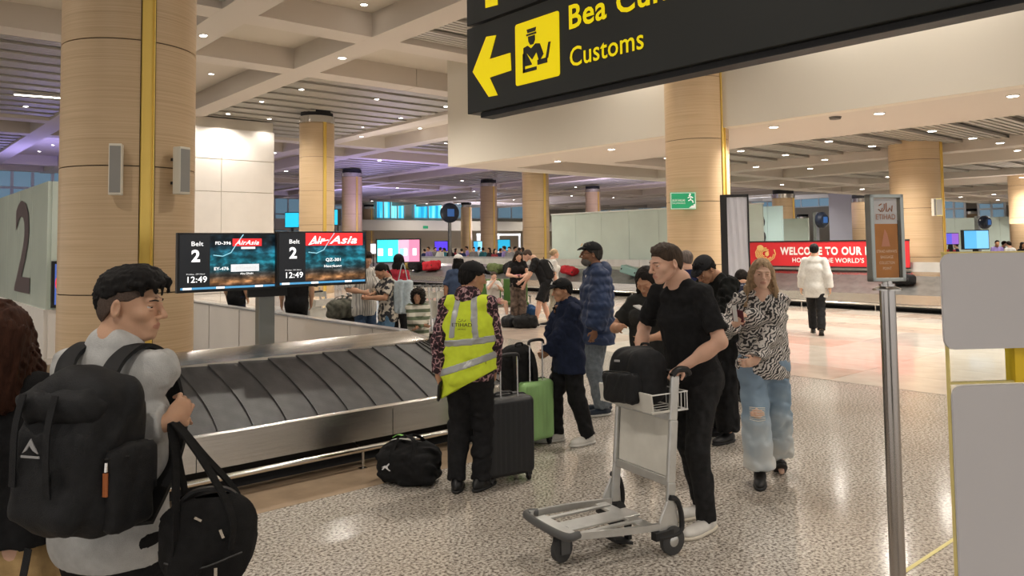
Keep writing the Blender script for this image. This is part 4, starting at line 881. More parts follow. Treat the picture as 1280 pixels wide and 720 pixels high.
def monitor(label, x0, x1, yt0, yb0, V, big):
    a = at_v(x0, yb0, V); c = at_v(x0, yt0, V); w = at_v(x1, 300, V)[0] - a[0]; h = c[2] - a[2]
    e = empty('monitor', (a[0], V, a[2]), 0, label, 'monitor', 'twin arrival monitors over the belt')
    b = MB(); b.span((0, 0, 0), (w, .055, h)); b.build('casing', BLACK, e, bevel=.006)
    def R(x, z, x2, z2, nm, m, d=.004): b = MB(); b.span((x * w, -d, z * h), (x2 * w, -d + .002, z2 * h)); return b.build(nm, m, e)
    R(.02, .03, .98, .97, 'display', SCRB, .003); R(.30, .10, .98, .97, 'picture', CITY, .005); R(.03, .05, .98, .085, 'ticker', BAR, .006)
    for q in (.05, .36, .74): R(q, .05, q + .08, .085, 'ticker_mark', TXW, .008)
    def Tx(s, x, z, hh, ww, bold=.02, m=TXW, shear=0): text('lettering', s, (x * w, -.008, z * h), (1, 0, 0), (0, 0, 1), hh * h, m, e, bold=bold, width=ww * w, shear=shear, th=.001)
    Tx('Belt', .12, .78, .075, .11, .01); Tx('2', .125, .52, .19, .08, .05); Tx('12:49', .075, .17, .10, .18, .02); Tx('Friday, 29 Nov', .08, .30, .018, .17, 0)
    if big:
        R(.30, .74, .95, .97, 'red_logo_plate', TXR, .007); Tx('Air', .34, .775, .14, .18, .035, TXW, .35); Tx('Asia', .57, .775, .14, .32, .035, TXW, .35)
        b = MB(); b.tube([(.33 * w, -.009, .755 * h), (.42 * w, -.009, .80 * h), (.55 * w, -.009, .84 * h)], .005, 4); b.build('swash', TXW, e)
        Tx('QZ-301', .52, .45, .055, .17, .04); Tx('Hongkong', .50, .34, .045, .20, .03)
    else:
        R(.515, .77, .805, .90, 'red_logo_plate', TXR, .007); Tx('AirAsia', .54, .795, .075, .24, .03, TXW, .35); Tx('FD-396', .345, .80, .05, .15, .04); R(.60, .72, .74, .755, 'caption', TXW, .007)
        R(.50, .33, .78, .455, 'white_logo_plate', mat('screen_pale', (.7, .72, .74), .4, emit=(.62, .65, .68), es=1), .007); Tx('ETIHAD', .545, .365, .055, .20, .0, mat('screen_grey', (.4, .4, .4), .4, emit=(.45, .42, .38), es=1)); Tx('EY-476', .335, .365, .05, .14, .04); Tx('Abu Dhabi', .59, .28, .03, .13, .02)
    b = MB(); P = [(.62 + .0 * 0, .97), (.55, .80), (.50, .66), (.42, .60), (.33, .62)]; b.tube([(x * w, -.0065, z * h) for x, z in P], .0045, 4); b.build('light_trail', mat('trail_blue', (.2, .5, .6), .4, emit=(.30, .60, .72), es=.9), e)
monitor('left one of the twin monitors, listing two flights', 221, 350, 291, 367, MV, False)
monitor('right one of the twin monitors, one flight under a wide red logo', 346, 458, 289, 360, MV - .07, True)

# ------------------------------------------------------------------ loudspeakers on columns
def speaker(px, py0, py1, colpos, label, wpx, out=.10, gold=False):
    du, dv_ = colpos; d0 = np.array((du, dv_)) @ f0[:2]; s = (px - 640) / F * d0; 
    # direction from the column axis whose skin shows at that pixel
    best = min((abs(proj_x(du + (CR + out) * math.cos(a), dv_ + (CR + out) * math.sin(a)) - px), a) for a in np.linspace(0, 6.28, 720) if (math.cos(a) * du + math.sin(a) * dv_) < 0)[1]
    x, y = du + (CR + out) * math.cos(best), dv_ + (CR + out) * math.sin(best); dd = np.array((x, y)) @ f0[:2]
    zt, zb_ = at_d(px, py0, dd)[2], at_d(px, py1, dd)[2]; H_ = zt - zb_; e = empty('loudspeaker', (x, y, zb_), best + math.pi / 2, label, 'speaker', 'slim column loudspeakers'); W_ = wpx / F * dd
    m = mat('speaker_gold', (.75, .66, .28), .5) if gold else mat('speaker_cream', (.70, .66, .56), .5)
    b = MB(); b.box((0, 0, H_ / 2), (W_, .11, H_)); b.build('cabinet', m, e, bevel=.008)
    b = MB(); b.box((0, -.057, H_ / 2), (W_ - .02, .006, H_ - .05)); b.build('grille', mat('grille_grey', (.30, .29, .27), .7, bump=(400, .5)), e)
    for z in (H_ * .25, H_ * .75): b = MB(); b.box((0, .06 + out / 2 - .05, z), (.04, out, .03)); b.build('bracket', BLACK, e)
    return e
def proj_x(x, y): d = np.array((x, y, 1.78)) - CAM; return PXC + F * (d @ RT) / (d @ FW)
speaker(143, 180, 244, BIG, 'slim cream loudspeaker on the left face of the thick column', 15)
s_ = speaker(226, 184, 243, BIG, 'slim cream loudspeaker turned sideways on the right edge of the thick column', 16, .14)
speaker(1171, 248, 270, RCOL, 'small pale loudspeaker on the right edge of the column behind the orange sign stand', 8, .17)
speaker(1176, 248, 270, (RCOL[0] + .45, RCOL[1] - .5), 'small yellowish loudspeaker further right beside the gold strip', 7, .3, True)

# ------------------------------------------------------------------ exit sign on the middle column
dd = np.array(MID) @ f0[:2] - CR - .05; a, c = at_d(838, 262, dd), at_d(870, 240, dd); e = empty('exit_sign', ((a[0] + c[0]) / 2, (a[1] + c[1]) / 2, a[2]), math.atan2(r0[1], r0[0]), 'green emergency exit sign fixed to the wood clad column in the middle', 'sign')
w = 32 / F * dd; h = c[2] - a[2]; b = MB(); b.span((-w / 2, 0, 0), (w / 2, .03, h)); b.build('plate', GREEN, e, bevel=.004); SW = mat('sign_white', (.8, .82, .78), .5, emit=(.8, .82, .78), es=.25)
b = MB()
for x0_, z0_, x1_, z1_ in ((-.48, .03, .48, .06), (-.48, .94, .48, .97), (-.485, .03, -.465, .97), (.465, .03, .485, .97)): b.span((x0_ * w, -.004, z0_ * h), (x1_ * w, 0, z1_ * h))
b.build('border', SW, e); b = MB()
b.prism([(.22 * w, .08 * h), (.46 * w, .08 * h), (.46 * w, .30 * h), (.40 * w, .30 * h), (.40 * w, .22 * h), (.33 * w, .22 * h)], (0, -.004, 0), (1, 0, 0), (0, 0, 1), -.003)
for P in ([(.22, .80), (.30, .74), (.28, .56), (.20, .50)], [(.30, .74), (.38, .66)], [(.26, .72), (.18, .66)], [(.28, .56), (.36, .50), (.38, .38)]): b.tube([(x * w, -.006, z * h) for x, z in P], .012, 5)
b.ball((.27 * w, -.006, .86 * h), .02, 8, 6); b.build('running_figure', SW, e)
text('lettering', 'JALUR EVAKUASI', (-.43 * w, -.005, .46 * h), (1, 0, 0), (0, 0, 1), .05, SW, e, width=.5 * w); text('lettering', 'EVACUATION ROUTE', (-.43 * w, -.005, .32 * h), (1, 0, 0), (0, 0, 1), .03, SW, e, width=.5 * w)

# ------------------------------------------------------------------ fabric roll-up frame, banner
a = at_d(905, 386, 14.5); c = at_d(937, 243, 14.5); zt = c[2]
e = empty('display_frame', (a[0], a[1], 0), math.atan2(r0[1], r0[0]) - .25, 'tall black display frame with a blank grey-white cloth beside the middle column', 'display frame')
w = 33 / F * 14.5; b = MB(); b.span((-.02, 0, 0), (.10, .30, zt)); b.span((.08, .0, zt - .05), (w, .06, zt)); b.span((w - .03, 0, 0), (w, .05, zt)); b.build('frame', BLACKM, e, bevel=.006)
b = MB(); N = 12; vs = []
for i in range(N + 1):
    for j in range(20): x = .10 + (w - .13) * i / N; vs.append((x, .02 + .012 * math.sin(i * 1.7 + j * .4), .05 + (zt - .1) * j / 19))
b.add(vs, [(i * 20 + j, (i + 1) * 20 + j, (i + 1) * 20 + j + 1, i * 20 + j + 1) for i in range(N) for j in range(19)]); b.build('cloth', mat('grey_cloth', (.52, .52, .57), .8), e, True)
BU = UF + 1.36; pL, pR = at_u(934, 303, BU), at_u(1136, 303, BU); zt = at_u(1000, 302.5, BU)[2]; zl = at_u(1000, 332.5, BU)[2]
e = empty('banner', (BU, pL[1], 0), 0, 'long red welcome banner with gold emblem above the far carousel', 'banner'); W_ = pL[1] - pR[1]; RED = mat('banner_red', (.56, .018, .025), .45)
b = MB(); b.span((0, -W_, zl), (.04, 0, zt)); b.build('cloth', RED, e); b = MB(); b.span((-.02, -W_, zt), (.06, 0, zt + .04)); b.span((-.02, -W_, zl - .04), (.06, 0, zl)); b.build('frame', BLACK, e)
h = zt - zl; WT = mat('banner_white', (.80, .77, .74), .5)
def bx(x): return pL[1] - at_u(x, 318, BU)[1]
text('lettering', 'WELCOME TO OUR H', (-.004, -bx(976), zl + h * .48), (0, -1, 0), (0, 0, 1), h * .30, WT, e, bold=.06, width=bx(1090) - bx(976)); text('lettering', "HOME TO THE WORLD'S B", (-.004, -bx(990), zl + h * .16), (0, -1, 0), (0, 0, 1), h * .18, WT, e, bold=.02, width=bx(1087) - bx(990))
GP = mat('emblem_gold', (.80, .55, .20), .4, metal=.3); b = MB(); cx, cz = bx(957), zl + h * .52
for i in range(5): r = .10 + i * .045; b.tube([(-.01, -(cx + r * 1.2 * math.cos(t)), cz + r * math.sin(t) * .9) for t in np.linspace(.4 + i * .5, 4.4 + i * .6, 9)], .017, 5)
b.ball((-.01, -(cx - .17), cz + .17), (.02, .12, .09), 10, 6); b.ball((-.01, -(cx + .05), cz - .02), (.02, .07, .07), 10, 6); b.build('gold_emblem', GP, e)

# ------------------------------------------------------------------ drum signs on poles
def drum(x, y, rpx, u, label, ybase):
    p = at_u(x, y, u); d = p @ f0; r = rpx / F * d; q = proj_px = None; e = empty('drum_sign', (p[0], p[1], 0), math.atan2(r0[1], r0[0]) + .5, label, 'sign', 'round belt number drums on poles')
    b = MB(); z = p[2]; prof = [(r * .0, -.16), (r * .7, -.15), (r, -.06), (r, .06), (r * .7, .15), (0, .16)]; n = 24; vs = [(rr * math.cos(2 * math.pi * k / n), yy, z + rr * math.sin(2 * math.pi * k / n)) for rr, yy in prof for k in range(n)]
    b.add(vs, [(i * n + k, i * n + (k + 1) % n, (i + 1) * n + (k + 1) % n, (i + 1) * n + k) for i in range(5) for k in range(n)]); b.build('drum', mat('drum_navy', (.012, .018, .035), .3), e, True)
    b = MB(); b.box((0, -.165, z), (r * .75, .01, r * .75)); b.build('blue_symbol', mat('drum_blue', (.03, .10, .28), .4, emit=(.02, .08, .26), es=.6), e)
    b = MB(); b.box((r * .25, .30, (z + r) / 2), (.14, .14, z + r)); b.build('pole', STEELD, e)
    return e
drum(562, 266, 12.5, 24, 'black drum sign on a pole left of the slender purple column', 320); drum(1027, 275, 10, 26, 'black drum sign above the red banner', 300); drum(1231, 278, 8.5, 31, 'black drum sign above the blue screen at the right', 300)

# ------------------------------------------------------------------ bright screens in the far hall
def scr(label, x0, x1, y0, y1, d, cols, thick=.15, leg=True):
    a = at_d(x0, y1, d); c = at_d(x1, y0, d); w = (x1 - x0) / F * d; h = c[2] - a[2]; e = empty('screen', (a[0], a[1], 0), math.atan2(r0[1], r0[0]), label, 'screen'); b = MB(); b.span((0, 0, a[2]), (w, thick, a[2] + h)); b.build('casing', BLACK, e)
    n = len(cols)
    for i, cc in enumerate(cols): m = mat('scr_%s' % str(cc), tuple(q * .5 for q in cc), .4, emit=cc, es=1., noise=None); b = MB(); b.span((.03 * w + .94 * w * i / n, -.01, a[2] + .05 * h), (.03 * w + .94 * w * (i + 1) / n, 0, a[2] + .95 * h)); b.build('picture', m, e)
    if leg: b = MB(); b.span((w * .42, thick * .2, 0), (w * .58, thick * .8, a[2] + .01)); b.build('stand', BLACKM, e)
    return e, w, a[2], h
e, w, z, h = scr('wide bright cyan and pink advert screen left of the drum sign', 470, 526, 298, 329, 27, [(.05, .75, .80), (.06, .72, .78), (.80, .45, .62), (.85, .25, .42)])
for x, s_, c in ((.10, .12, 'screen_white'), (.32, .09, 'screen_white'), (.58, .10, 'trail_blue'), (.66, .08, 'screen_white'), (.86, .09, 'screen_pale')): b = MB(); b.prism(rrect(s_ * w, .3 * h, .02, 3, x * w, z + h * .45), (0, -.012, 0), (1, 0, 0), (0, 0, 1), -.004); b.build('advert_figure', mat(c), e)
scr('small white screen between the twin monitors and the wide cyan screen', 463, 470, 304, 318, 34, [(.8, .8, .85)]); scr('violet screen behind the drum sign pole', 543, 560, 301, 314, 48, [(.10, .05, .75)]); scr('narrow cyan screen left of the purple column', 592, 603, 301, 315, 50, [(.05, .45, .85), (.3, .75, .95)])
scr('cyan screen right of the slender purple column', 622, 638, 299, 314, 50, [(.02, .40, .65)]); scr('cyan monitor left of the monitors column', 356, 374, 265, 285, 40, [(.02, .55, .80)]); scr('narrow cyan monitor right of the monitors column', 418, 426, 261, 282, 40, [(.02, .50, .75), (.01, .01, .01)])
scr('purple screen right of the gold strip above the white plates', 1181, 1199, 291, 306, 30, [(.12, .12, .70), (.3, .12, .6)]); scr('light blue screen right above the white plates', 1205, 1237, 287, 312, 24, [(.10, .42, .78), (.20, .55, .85)])
# bright doorway frames in the far wall behind the queue
for x0, x1 in ((596, 601), (622, 650)):
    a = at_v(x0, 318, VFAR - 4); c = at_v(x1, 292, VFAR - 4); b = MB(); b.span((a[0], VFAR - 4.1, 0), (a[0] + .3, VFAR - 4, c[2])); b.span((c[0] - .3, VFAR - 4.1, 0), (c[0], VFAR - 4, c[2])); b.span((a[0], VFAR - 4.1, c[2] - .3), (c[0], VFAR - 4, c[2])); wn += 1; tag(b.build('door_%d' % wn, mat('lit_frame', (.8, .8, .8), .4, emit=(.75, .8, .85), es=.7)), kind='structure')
# grey counter wall in front of the far queue
a, c = at_u(500, 325, 21.6), at_u(655, 320, 21.6); e = empty('counter_wall', (21.7, c[1], 0), 0, 'long grey steel wall in front of the far queue, behind the far belt', 'wall'); zt = at_u(600, 321, 21.6)[2]; n = 8; L = (a[1] - c[1]) / n
for i in range(n): b = MB(); b.span((0, i * L + .006, 0), (.25, (i + 1) * L - .006, zt)); b.build('wall_panel', mat('grey_panel', (.34, .34, .34), .35, metal=.3, noise=(2, .12)), e)

# ------------------------------------------------------------------ small sign stand in front right
e = empty('sign_stand', at_z(1128, 868, 0), face_rz(0, 1), 'slim steel stand with a small orange and white framed sign', 'sign stand')
d_ = at_z(1128, 868, 0) @ f0; zt = at_d(1106, 243, d_)[2]; zb_ = at_d(1108, 358, d_)[2]; m = np.array
b = MB(); b.lathe([(0, 0), (.17, 0), (.17, .012), (.05, .03), (.0, .03)], n=32); b.build('base', STEEL, e, True); b = MB(); b.tube([(0, 0, .02), (0, 0, zb_ + .01)], .0300, 20); b.build('pole', mat('pole_steel', (.50, .47, .45), .20, metal=1.), e, True)
b = MB(); b.lathe([(.032, 0), (.055, .0), (.055, .006), (.02, .02), (.02, .05)], c=(0, 0, zb_ - .015), n=20); b.build('collar', STEEL, e, True)
w = 46 / F * d_ ; h = zt - zb_ - .02; fr = empty('frame', (0, 0, 0)); bpy.data.objects.remove(fr)
fh = MB(); tk = .016
for q in (-1, 1): fh.span((q * w / 2 - q * tk, -.02, zb_ + .02), (q * w / 2, .02, zt))
fh.span((-w / 2, -.02, zt - tk), (w / 2, .02, zt)); fh.span((-w / 2, -.02, zb_ + .02), (w / 2, .02, zb_ + .02 + tk)); F1 = fh.build('frame', mat('frame_grey', (.36, .38, .36), .3, metal=.8), e, bevel=.003); F1.rotation_euler = (0, 0, .18)
def sp(x0_, x1_, z0_, z1_, nm, m, y=-.008): b = MB(); b.span((x0_ * w, y, zb_ + .02 + z0_ * h), (x1_ * w, y + .004, zb_ + .02 + z1_ * h)); return b.build(nm, m, F1)
# the card faces the camera, so it is built on the -Y side of a root that looks away
sp(-.40, .34, .04, .66, 'orange_card', mat('card_orange', (.50, .20, .045), .35, noise=(8, .15))); sp(-.40, .34, .66, .95, 'white_card', mat('card_white', (.62, .61, .62), .35)); sp(.345, .365, .04, .70, 'slot', BLACK)
CT = mat('card_text', (.80, .62, .45), .5); 
def st(s, z, hh, ww, m, bold=.01): text('lettering', s, (-.03 * w - ww * w / 2, -.010, zb_ + .02 + z * h), (1, 0, 0), (0, 0, 1), hh * h, m, F1, bold=bold, width=ww * w, th=.0015)
BR = mat('card_brown', (.40, .16, .07), .5); st('ETIHAD', .71, .062, .58, BR, .0); st('ETIHAD AIRWAYS', .33, .032, .60, CT); st('BAGGAGE', .265, .032, .38, CT); st('COLLECTION', .20, .032, .46, CT); st('POINT', .135, .032, .26, CT)
b = MB()
for P in ([(-.22, .83), (-.15, .80), (-.10, .84)], [(-.10, .80), (-.04, .83), (-.04, .89)], [(.02, .80), (.02, .90)], [(.06, .80), (.12, .84), (.18, .80), (.20, .87)], [(-.20, .87), (-.12, .89)]): b.tube([(x * w, -.0095, zb_ + .02 + z * h) for x, z in P], .0022, 4)
b.build('script_mark', BR, F1); b = MB(); b.prism([(-.16 * w, .40 * h), (.10 * w, .40 * h), (.02 * w, .55 * h), (-.05 * w, .60 * h)], (0, -.0085, zb_ + .02), (1, 0, 0), (0, 0, 1), -.002); b.build('picture', mat('card_rose', (.62, .27, .17), .5), F1)

# ------------------------------------------------------------------ white plates on the yellow-edged glass stand at the right
PD = 1.55; a = at_d(1174, 443, PD); rz = math.atan2(r0[1], r0[0]) + .10
e = empty('glass_stand', (a[0], a[1], 0), rz, 'yellow-edged clear glass stand with two white rounded plates at the right edge', 'stand')
def L_(x, y):   # pixel to the stand's own x, z (its plane turned by .10 rad)
    dx, dy = math.cos(rz), math.sin(rz); n = np.array((-dy, dx, 0)); d = ray(x, y); t = ((a - CAM) @ n) / (d @ n); p = CAM + d * t; return ((p - a) @ np.array((dx, dy, 0)), p[2])
x0_, zt_ = L_(1174, 317); _, zb1 = L_(1176, 437); x2_, zt2 = L_(1182, 482); PW = .62; WP = mat('plate_white', (.57, .56, .58), .5, noise=(3, .02)); YE = mat('yellow_edge', (.78, .66, .25), .35)
b = MB(); b.prism(rrect(PW, zt_ - zb1, .022, 5, x0_ + PW / 2, (zt_ + zb1) / 2), (0, 0, 0), (1, 0, 0), (0, 0, 1), .006); b.build('upper_plate', WP, e)
b = MB(); b.prism(rrect(PW, zt2 - .75, .022, 5, x0_ + .012 + PW / 2, (zt2 + .75) / 2), (0, 0, 0), (1, 0, 0), (0, 0, 1), .006); b.build('lower_plate', WP, e)
b = MB(); b.prism([(x0_ + .02, .4), (x0_ + .02 + PW, .4), (x0_ + .02 + PW, zt_ - .01), (x0_ + .02, zt_ - .01)], (0, .012, 0), (1, 0, 0), (0, 0, 1), -.006); b.build('pane', GLASSY, e)
b = MB(); b.span((x0_ + .0165, .008, .4), (x0_ + .0185, .018, zt_ + .001)); b.span((x0_ + .015, .008, zt_ + .0), (x0_ + PW, .018, zt_ + .003)); b.span((x0_ + .018, .008, zt2 + .0), (x0_ + PW, .018, zt2 + .004)); b.build('yellow_edging', YE, e)
xk = L_(1271, 460)[0]; b = MB(); b.span((xk, .004, zt2 + .001), (xk + .06, .03, zb1)); b.build('yellow_block', mat('block_yellow', (.80, .55, .02), .4), e)
for x in (x0_ + .05, x0_ + PW - .05): b = MB(); b.span((x, .02, .0), (x + .03, .05, .5)); b.build('leg', STEELD, e)
b = MB(); b.span((x0_, -.12, 0), (x0_ + PW, .20, .02)); b.build('foot_plate', STEELD, e)
SC = L_(1197, 563); b = MB(); b.tube([(SC[0], -.0005, SC[1]), (SC[0] + .008, -.0005, SC[1] + .006)], .0012, 4); b.tube([(SC[0] - .002, -.0005, SC[1] - .006), (SC[0] + .006, -.0005, SC[1] - .003)], .001, 4); b.build('scuff', mat('scuff_grey', (.25, .25, .27), .7), e)

for uu in (44, 54, 64, 74, 84): downlight(uu, 79, HI, 'round downlight far down the high ceiling', 700, 1.5)  # extra row of lamps, added to brighten the balcony front
# ------------------------------------------------------------------ small builders
def crom(P, n=6):
    P = [np.array(p, float) for p in P]; Q = [2 * P[0] - P[1]] + P + [2 * P[-1] - P[-2]]; out = []
    for i in range(1, len(Q) - 2):
        for k in range(n): t = k / n; a, b, c, d = Q[i - 1:i + 3]; out.append(.5 * ((2 * b) + (c - a) * t + (2 * a - 5 * b + 4 * c - d) * t * t + (3 * b - a - 3 * c + d) * t ** 3))
    return out + [P[-1]]
def band(b, pts, side, w, th=.006, n=6):
    P = crom(pts, n); vs = []; N = len(P)
    for i, p in enumerate(P):
        t = nrm(P[min(i + 1, N - 1)] - P[max(i - 1, 0)]); s = np.array(side, float); s = nrm(s - t * (s @ t)) * w / 2; nn = nrm(np.cross(t, s)) * th / 2; vs += [p - s - nn, p + s - nn, p + s + nn, p - s + nn]
    fs = [(0, 1, 2, 3), (4 * N - 1, 4 * N - 2, 4 * N - 3, 4 * N - 4)]
    for i in range(N - 1):
        for k in range(4): a, c = 4 * i + k, 4 * i + (k + 1) % 4; fs.append((a, a + 4, c + 4, c))
    b.add(vs, fs); return b
def WL(pos, face, p):          # world point into the frame of something standing at pos and looking along face
    rz = face_rz(*face); q = np.array(p, float) - np.array(pos, float); c, s = math.cos(rz), math.sin(rz); return np.array((q[0] * c + q[1] * s, -q[0] * s + q[1] * c, q[2]))
def wheel(b, c, r, w, ax=(1, 0, 0), n=14):
    c = np.array(c, float); ax = nrm(ax); b.tube([c - ax * w / 2, c - ax * w * .38, c + ax * w * .38, c + ax * w / 2], [r * .8, r, r, r * .8], n)
NYL = fabric('black_nylon', (.014, .0145, .016), .62, .25, 300, .3); NYL2 = fabric('black_canvas', (.012, .012, .0125), .85, .3, 260, .4)
def suitcase(label, pos, rz, w, d, h, m, rib=8, handle=.0, group=None, tilt=None, lod=False):
    e = empty('suitcase', pos, rz, label, 'suitcase', group); z0 = .055
    S = Sdf(); S.box((0, 0, z0 + h / 2), (w / 2, d / 2, h / 2), r=.045)
    def g(f, x, y, z):
        q = np.abs(((x / (w * .86) * rib) + .5) % 1 - .5); face = (np.abs(y) > d * .30) & (np.abs(z - z0 - h / 2) < h * .42) & (np.abs(x) < w * .43)
        return f + np.where(face & (q < .16), .0045, 0) + np.where(np.abs(y) < .006, .004, 0)
    if not lod: S.fn(g)
    S.build('shell', m, e, .0085 if not lod else .02)
    if not lod:
        b = MB(); P = [(sx * w * s, 0, 0) for sx, s in ()]; zc = z0 + h / 2; pts = [(x, z) for x, z in rrect(w + .006, h + .006, .046, 4)]
        b.tube([(x, 0, zc + z) for x, z in pts], .006, 6, closed=True); b.build('zip', BLACK, e, True)
        b = MB(); b.box((0, d * .5 + .001, z0 + h * .86), (.05, .006, .018)); b.build('badge', CHROME, e)
    for sx in (-1, 1):
        for sy in (-1, 1):
            b = MB(); wheel(b, (sx * (w / 2 - .045), sy * (d / 2 - .045), .026), .026, .022); wheel(b, (sx * (w / 2 - .045) + .0, sy * (d / 2 - .045), .026), .018, .034); b.box((sx * (w / 2 - .045), sy * (d / 2 - .045), .055), (.04, .04, .03)); b.build('wheel', BLACK, e, True)
    if handle:
        b = MB(); t = z0 + h
        for sx in (-1, 1): b.tube([(sx * .075, -d / 2 + .045, t - .05), (sx * .075, -d / 2 + .045, t + handle)], .0075, 8)
        b.build('handle_tubes', mat('handle_alu', (.62, .62, .62), .25, metal=.9), e, True); b = MB(); b.tube(crom([(-.085, -d / 2 + .045, t + handle - .02), (-.075, -d / 2 + .045, t + handle + .012), (0, -d / 2 + .045, t + handle + .02), (.075, -d / 2 + .045, t + handle + .012), (.085, -d / 2 + .045, t + handle - .02)], 3), .014, 8); b.build('grip', BLACK, e, True)
    b = MB(); b.tube(crom([(-.08, 0, z0 + h), (-.06, 0, z0 + h + .022), (.06, 0, z0 + h + .022), (.08, 0, z0 + h)], 3), .010, 6); b.build('carry_handle', BLACK, e, True)
    return e
def backpack(label, pos, rz, w=.30, d=.18, h=.44, m=NYL, vox=.010, cat='backpack', rot=None, seed=4, pocket=True, name='backpack', straps=True):
    e = empty(name, pos, rz, label, cat)
    if rot: e.rotation_euler = (rot[0], rot[1], rz)
    S = Sdf(); S.box((0, 0, h * .5), (w / 2, d / 2, h / 2), r=min(w, d) * .38); S.ell((0, 0, h * .86), (w * .44, d * .46, h * .16), k=.03)
    S.fn(folds(.006, .13, seed)); S.build('main_bag', m, e, vox)
    if pocket:
        S = Sdf(); S.box((0, d * .52, h * .32), (w * .42, d * .20, h * .27), r=.03); S.fn(folds(.004, .10, seed + 1)); S.build('front_pocket', m, e, vox)
        b = MB(); b.tube(crom([(-w * .40, d * .60, h * .48), (-w * .36, d * .66, h * .60), (0, d * .70, h * .62), (w * .36, d * .66, h * .60), (w * .40, d * .60, h * .48)], 4), .004, 5); b.build('zip', BLACK, e, True)
    b = MB(); b.tube(crom([(-.035, -d * .3, h * .97), (-.03, -d * .32, h * 1.06), (.03, -d * .32, h * 1.06), (.035, -d * .3, h * .97)], 3), .008, 6); b.build('top_loop', m, e, True)
    if straps:
        for q in (-1, 1): b = MB(); band(b, [(q * w * .22, -d * .42, h * .92), (q * w * .30, -d * .62, h * .78), (q * w * .34, -d * .66, h * .45), (q * w * .36, -d * .5, h * .10)], (1, 0, 0), .05, .012); b.build('shoulder_strap', m, e, True)
    return e
def duffel(label, pos, rz, w=.50, d=.27, h=.28, m=NYL2, vox=.010, seed=2, handles=True, soft=.012, cat='duffel bag'):
    e = empty('duffel_bag', pos, rz, label, cat); S = Sdf(); S.cap((-w / 2 + h * .42, 0, h * .5), (w / 2 - h * .42, 0, h * .5), h * .5, k=.0, lat=((0, 1, 0), d / h)); S.box((0, 0, h * .42), (w / 2, d / 2, h * .40), r=.06, k=.04); S.cut((0, 0, .004), (0, 0, -1)); S.fn(folds(soft, .16, seed)); S.build('bag', m, e, vox)
    b = MB(); band(b, [(-w * .44, 0, h * .80), (-w * .2, 0, h * .99), (w * .2, 0, h * .99), (w * .44, 0, h * .80)], (0, 1, 0), .02, .008); b.build('zip', BLACK, e, True)
    if handles:
        for q in (-1, 1): b = MB(); x = w * .20; band(b, [(-x, q * d * .50, h * .25), (-x, q * d * .50, h * .7), (-x * .8, q * d * .25, h * 1.03), (0, q * d * .10, h * 1.12), (x * .8, q * d * .25, h * 1.03), (x, q * d * .50, h * .7), (x, q * d * .50, h * .25)], (1, .3, 0), .028, .005); b.build('handle', m, e, True)
    return e

# ------------------------------------------------------------------ people in front
BLK = fabric('black_cotton', (.013, .013, .014), .9, .3); BLKP = fabric('black_trouser', (.011, .011, .012), .8, .3); GREYS = fabric('grey_sweat', (.54, .545, .54), .9, .10, 320, .4)
SOLEW = mat('sole_white', (.68, .66, .62), .6); SOLEB = mat('sole_black', (.015, .015, .015), .6); SHB = mat('shoe_black', (.014, .014, .015), .45, bump=(60, .1)); SHW = mat('shoe_white', (.66, .64, .60), .55, noise=(20, .08))

# --- young man, grey sweatshirt
pos = sd(-1.30, 2.55); fc = (.26, .965)
yh = [WL(pos, fc, at_d(196, 542, 2.68)), WL(pos, fc, at_d(212, 528, 2.47))]
J = person('young man in grey sweatshirt with undercut black hair, black backpack and duffel bag', pos, fc, 1.725, 'asian', head=(74, -3, 0), hands=yh, hints=[(-.6, -.2, -1), (.12, -.20, -1)], hdir=(np.array((.35, .7, .5)), np.array((.15, .75, .55))), hpn=(np.array((.9, -.3, .1)), np.array((-.9, .3, -.2))), curl=(.75, .75),
           hair=('swept', (.010, .009, .009)), top=dict(mat=GREYS, infl=.020, sleeve=.97, hem=.055, neck=.052, collar=.014, fold=.0035, loose=.010, seed=11, vox=.0085, name='sweatshirt'), pants=dict(mat=BLKP, r=(.060, .046, .040)), vox=.011, hv=.0042, shoes=(SHB, SOLEW))
YM = J
S = hair_sdf('fade', J['Rh'], J['ho'], J['hs']); S.build('shaved_sides', mat('stubble_hair', (.085, .058, .045), .8, noise=(200, .3)), J['root'], .005)
T = Sdf(); T.cap(J['nb'] - J['tu'] * .002 + J['fy'] * .01, J['nb'] + J['tu'] * .010 + J['fy'] * .012, .074, .070, k=0, lat=(J['rx'], 1.05)); T.ell(J['nb'] + J['tu'] * .05 + J['fy'] * .012, (.064, .064, .075), op='s', k=.004); T.cut(J['nb'] + J['tu'] * .02, J['tu']); T.build('collar_rib', GREYS, J['root'], .005)
# his backpack
bp = empty('backpack', pos + (r0 * .965 - f0 * .26) * .085 + up0 * .03, face_rz(*fc), 'large black backpack on the young man in grey, with triangle mark and orange zip tag', 'backpack')
S = Sdf(); S.box((.03, -.245, 1.165), (.155, .10, .215), rotm(-4, 0, 0), r=.075); S.ell((.02, -.225, 1.33), (.12, .08, .08), k=.05); S.box((.03, -.325, 1.12), (.135, .05, .14), rotm(-4, 0, 0), r=.045, k=.03); S.ell((.03, -.26, 1.02), (.15, .115, .085), k=.04); S.fn(folds(.008, .15, 8)); S.build('main_bag', NYL, bp, .009)
S = Sdf(); S.box((.02, -.28, 1.315), (.14, .085, .048), rotm(18, 0, 0), r=.045); S.fn(folds(.007, .09, 9)); S.build('top_flap', NYL, bp, .009)
S = Sdf(); S.box((.185, -.235, 1.08), (.03, .085, .12), r=.028); S.fn(folds(.004, .08, 3)); S.build('side_pocket', NYL, bp, .009)
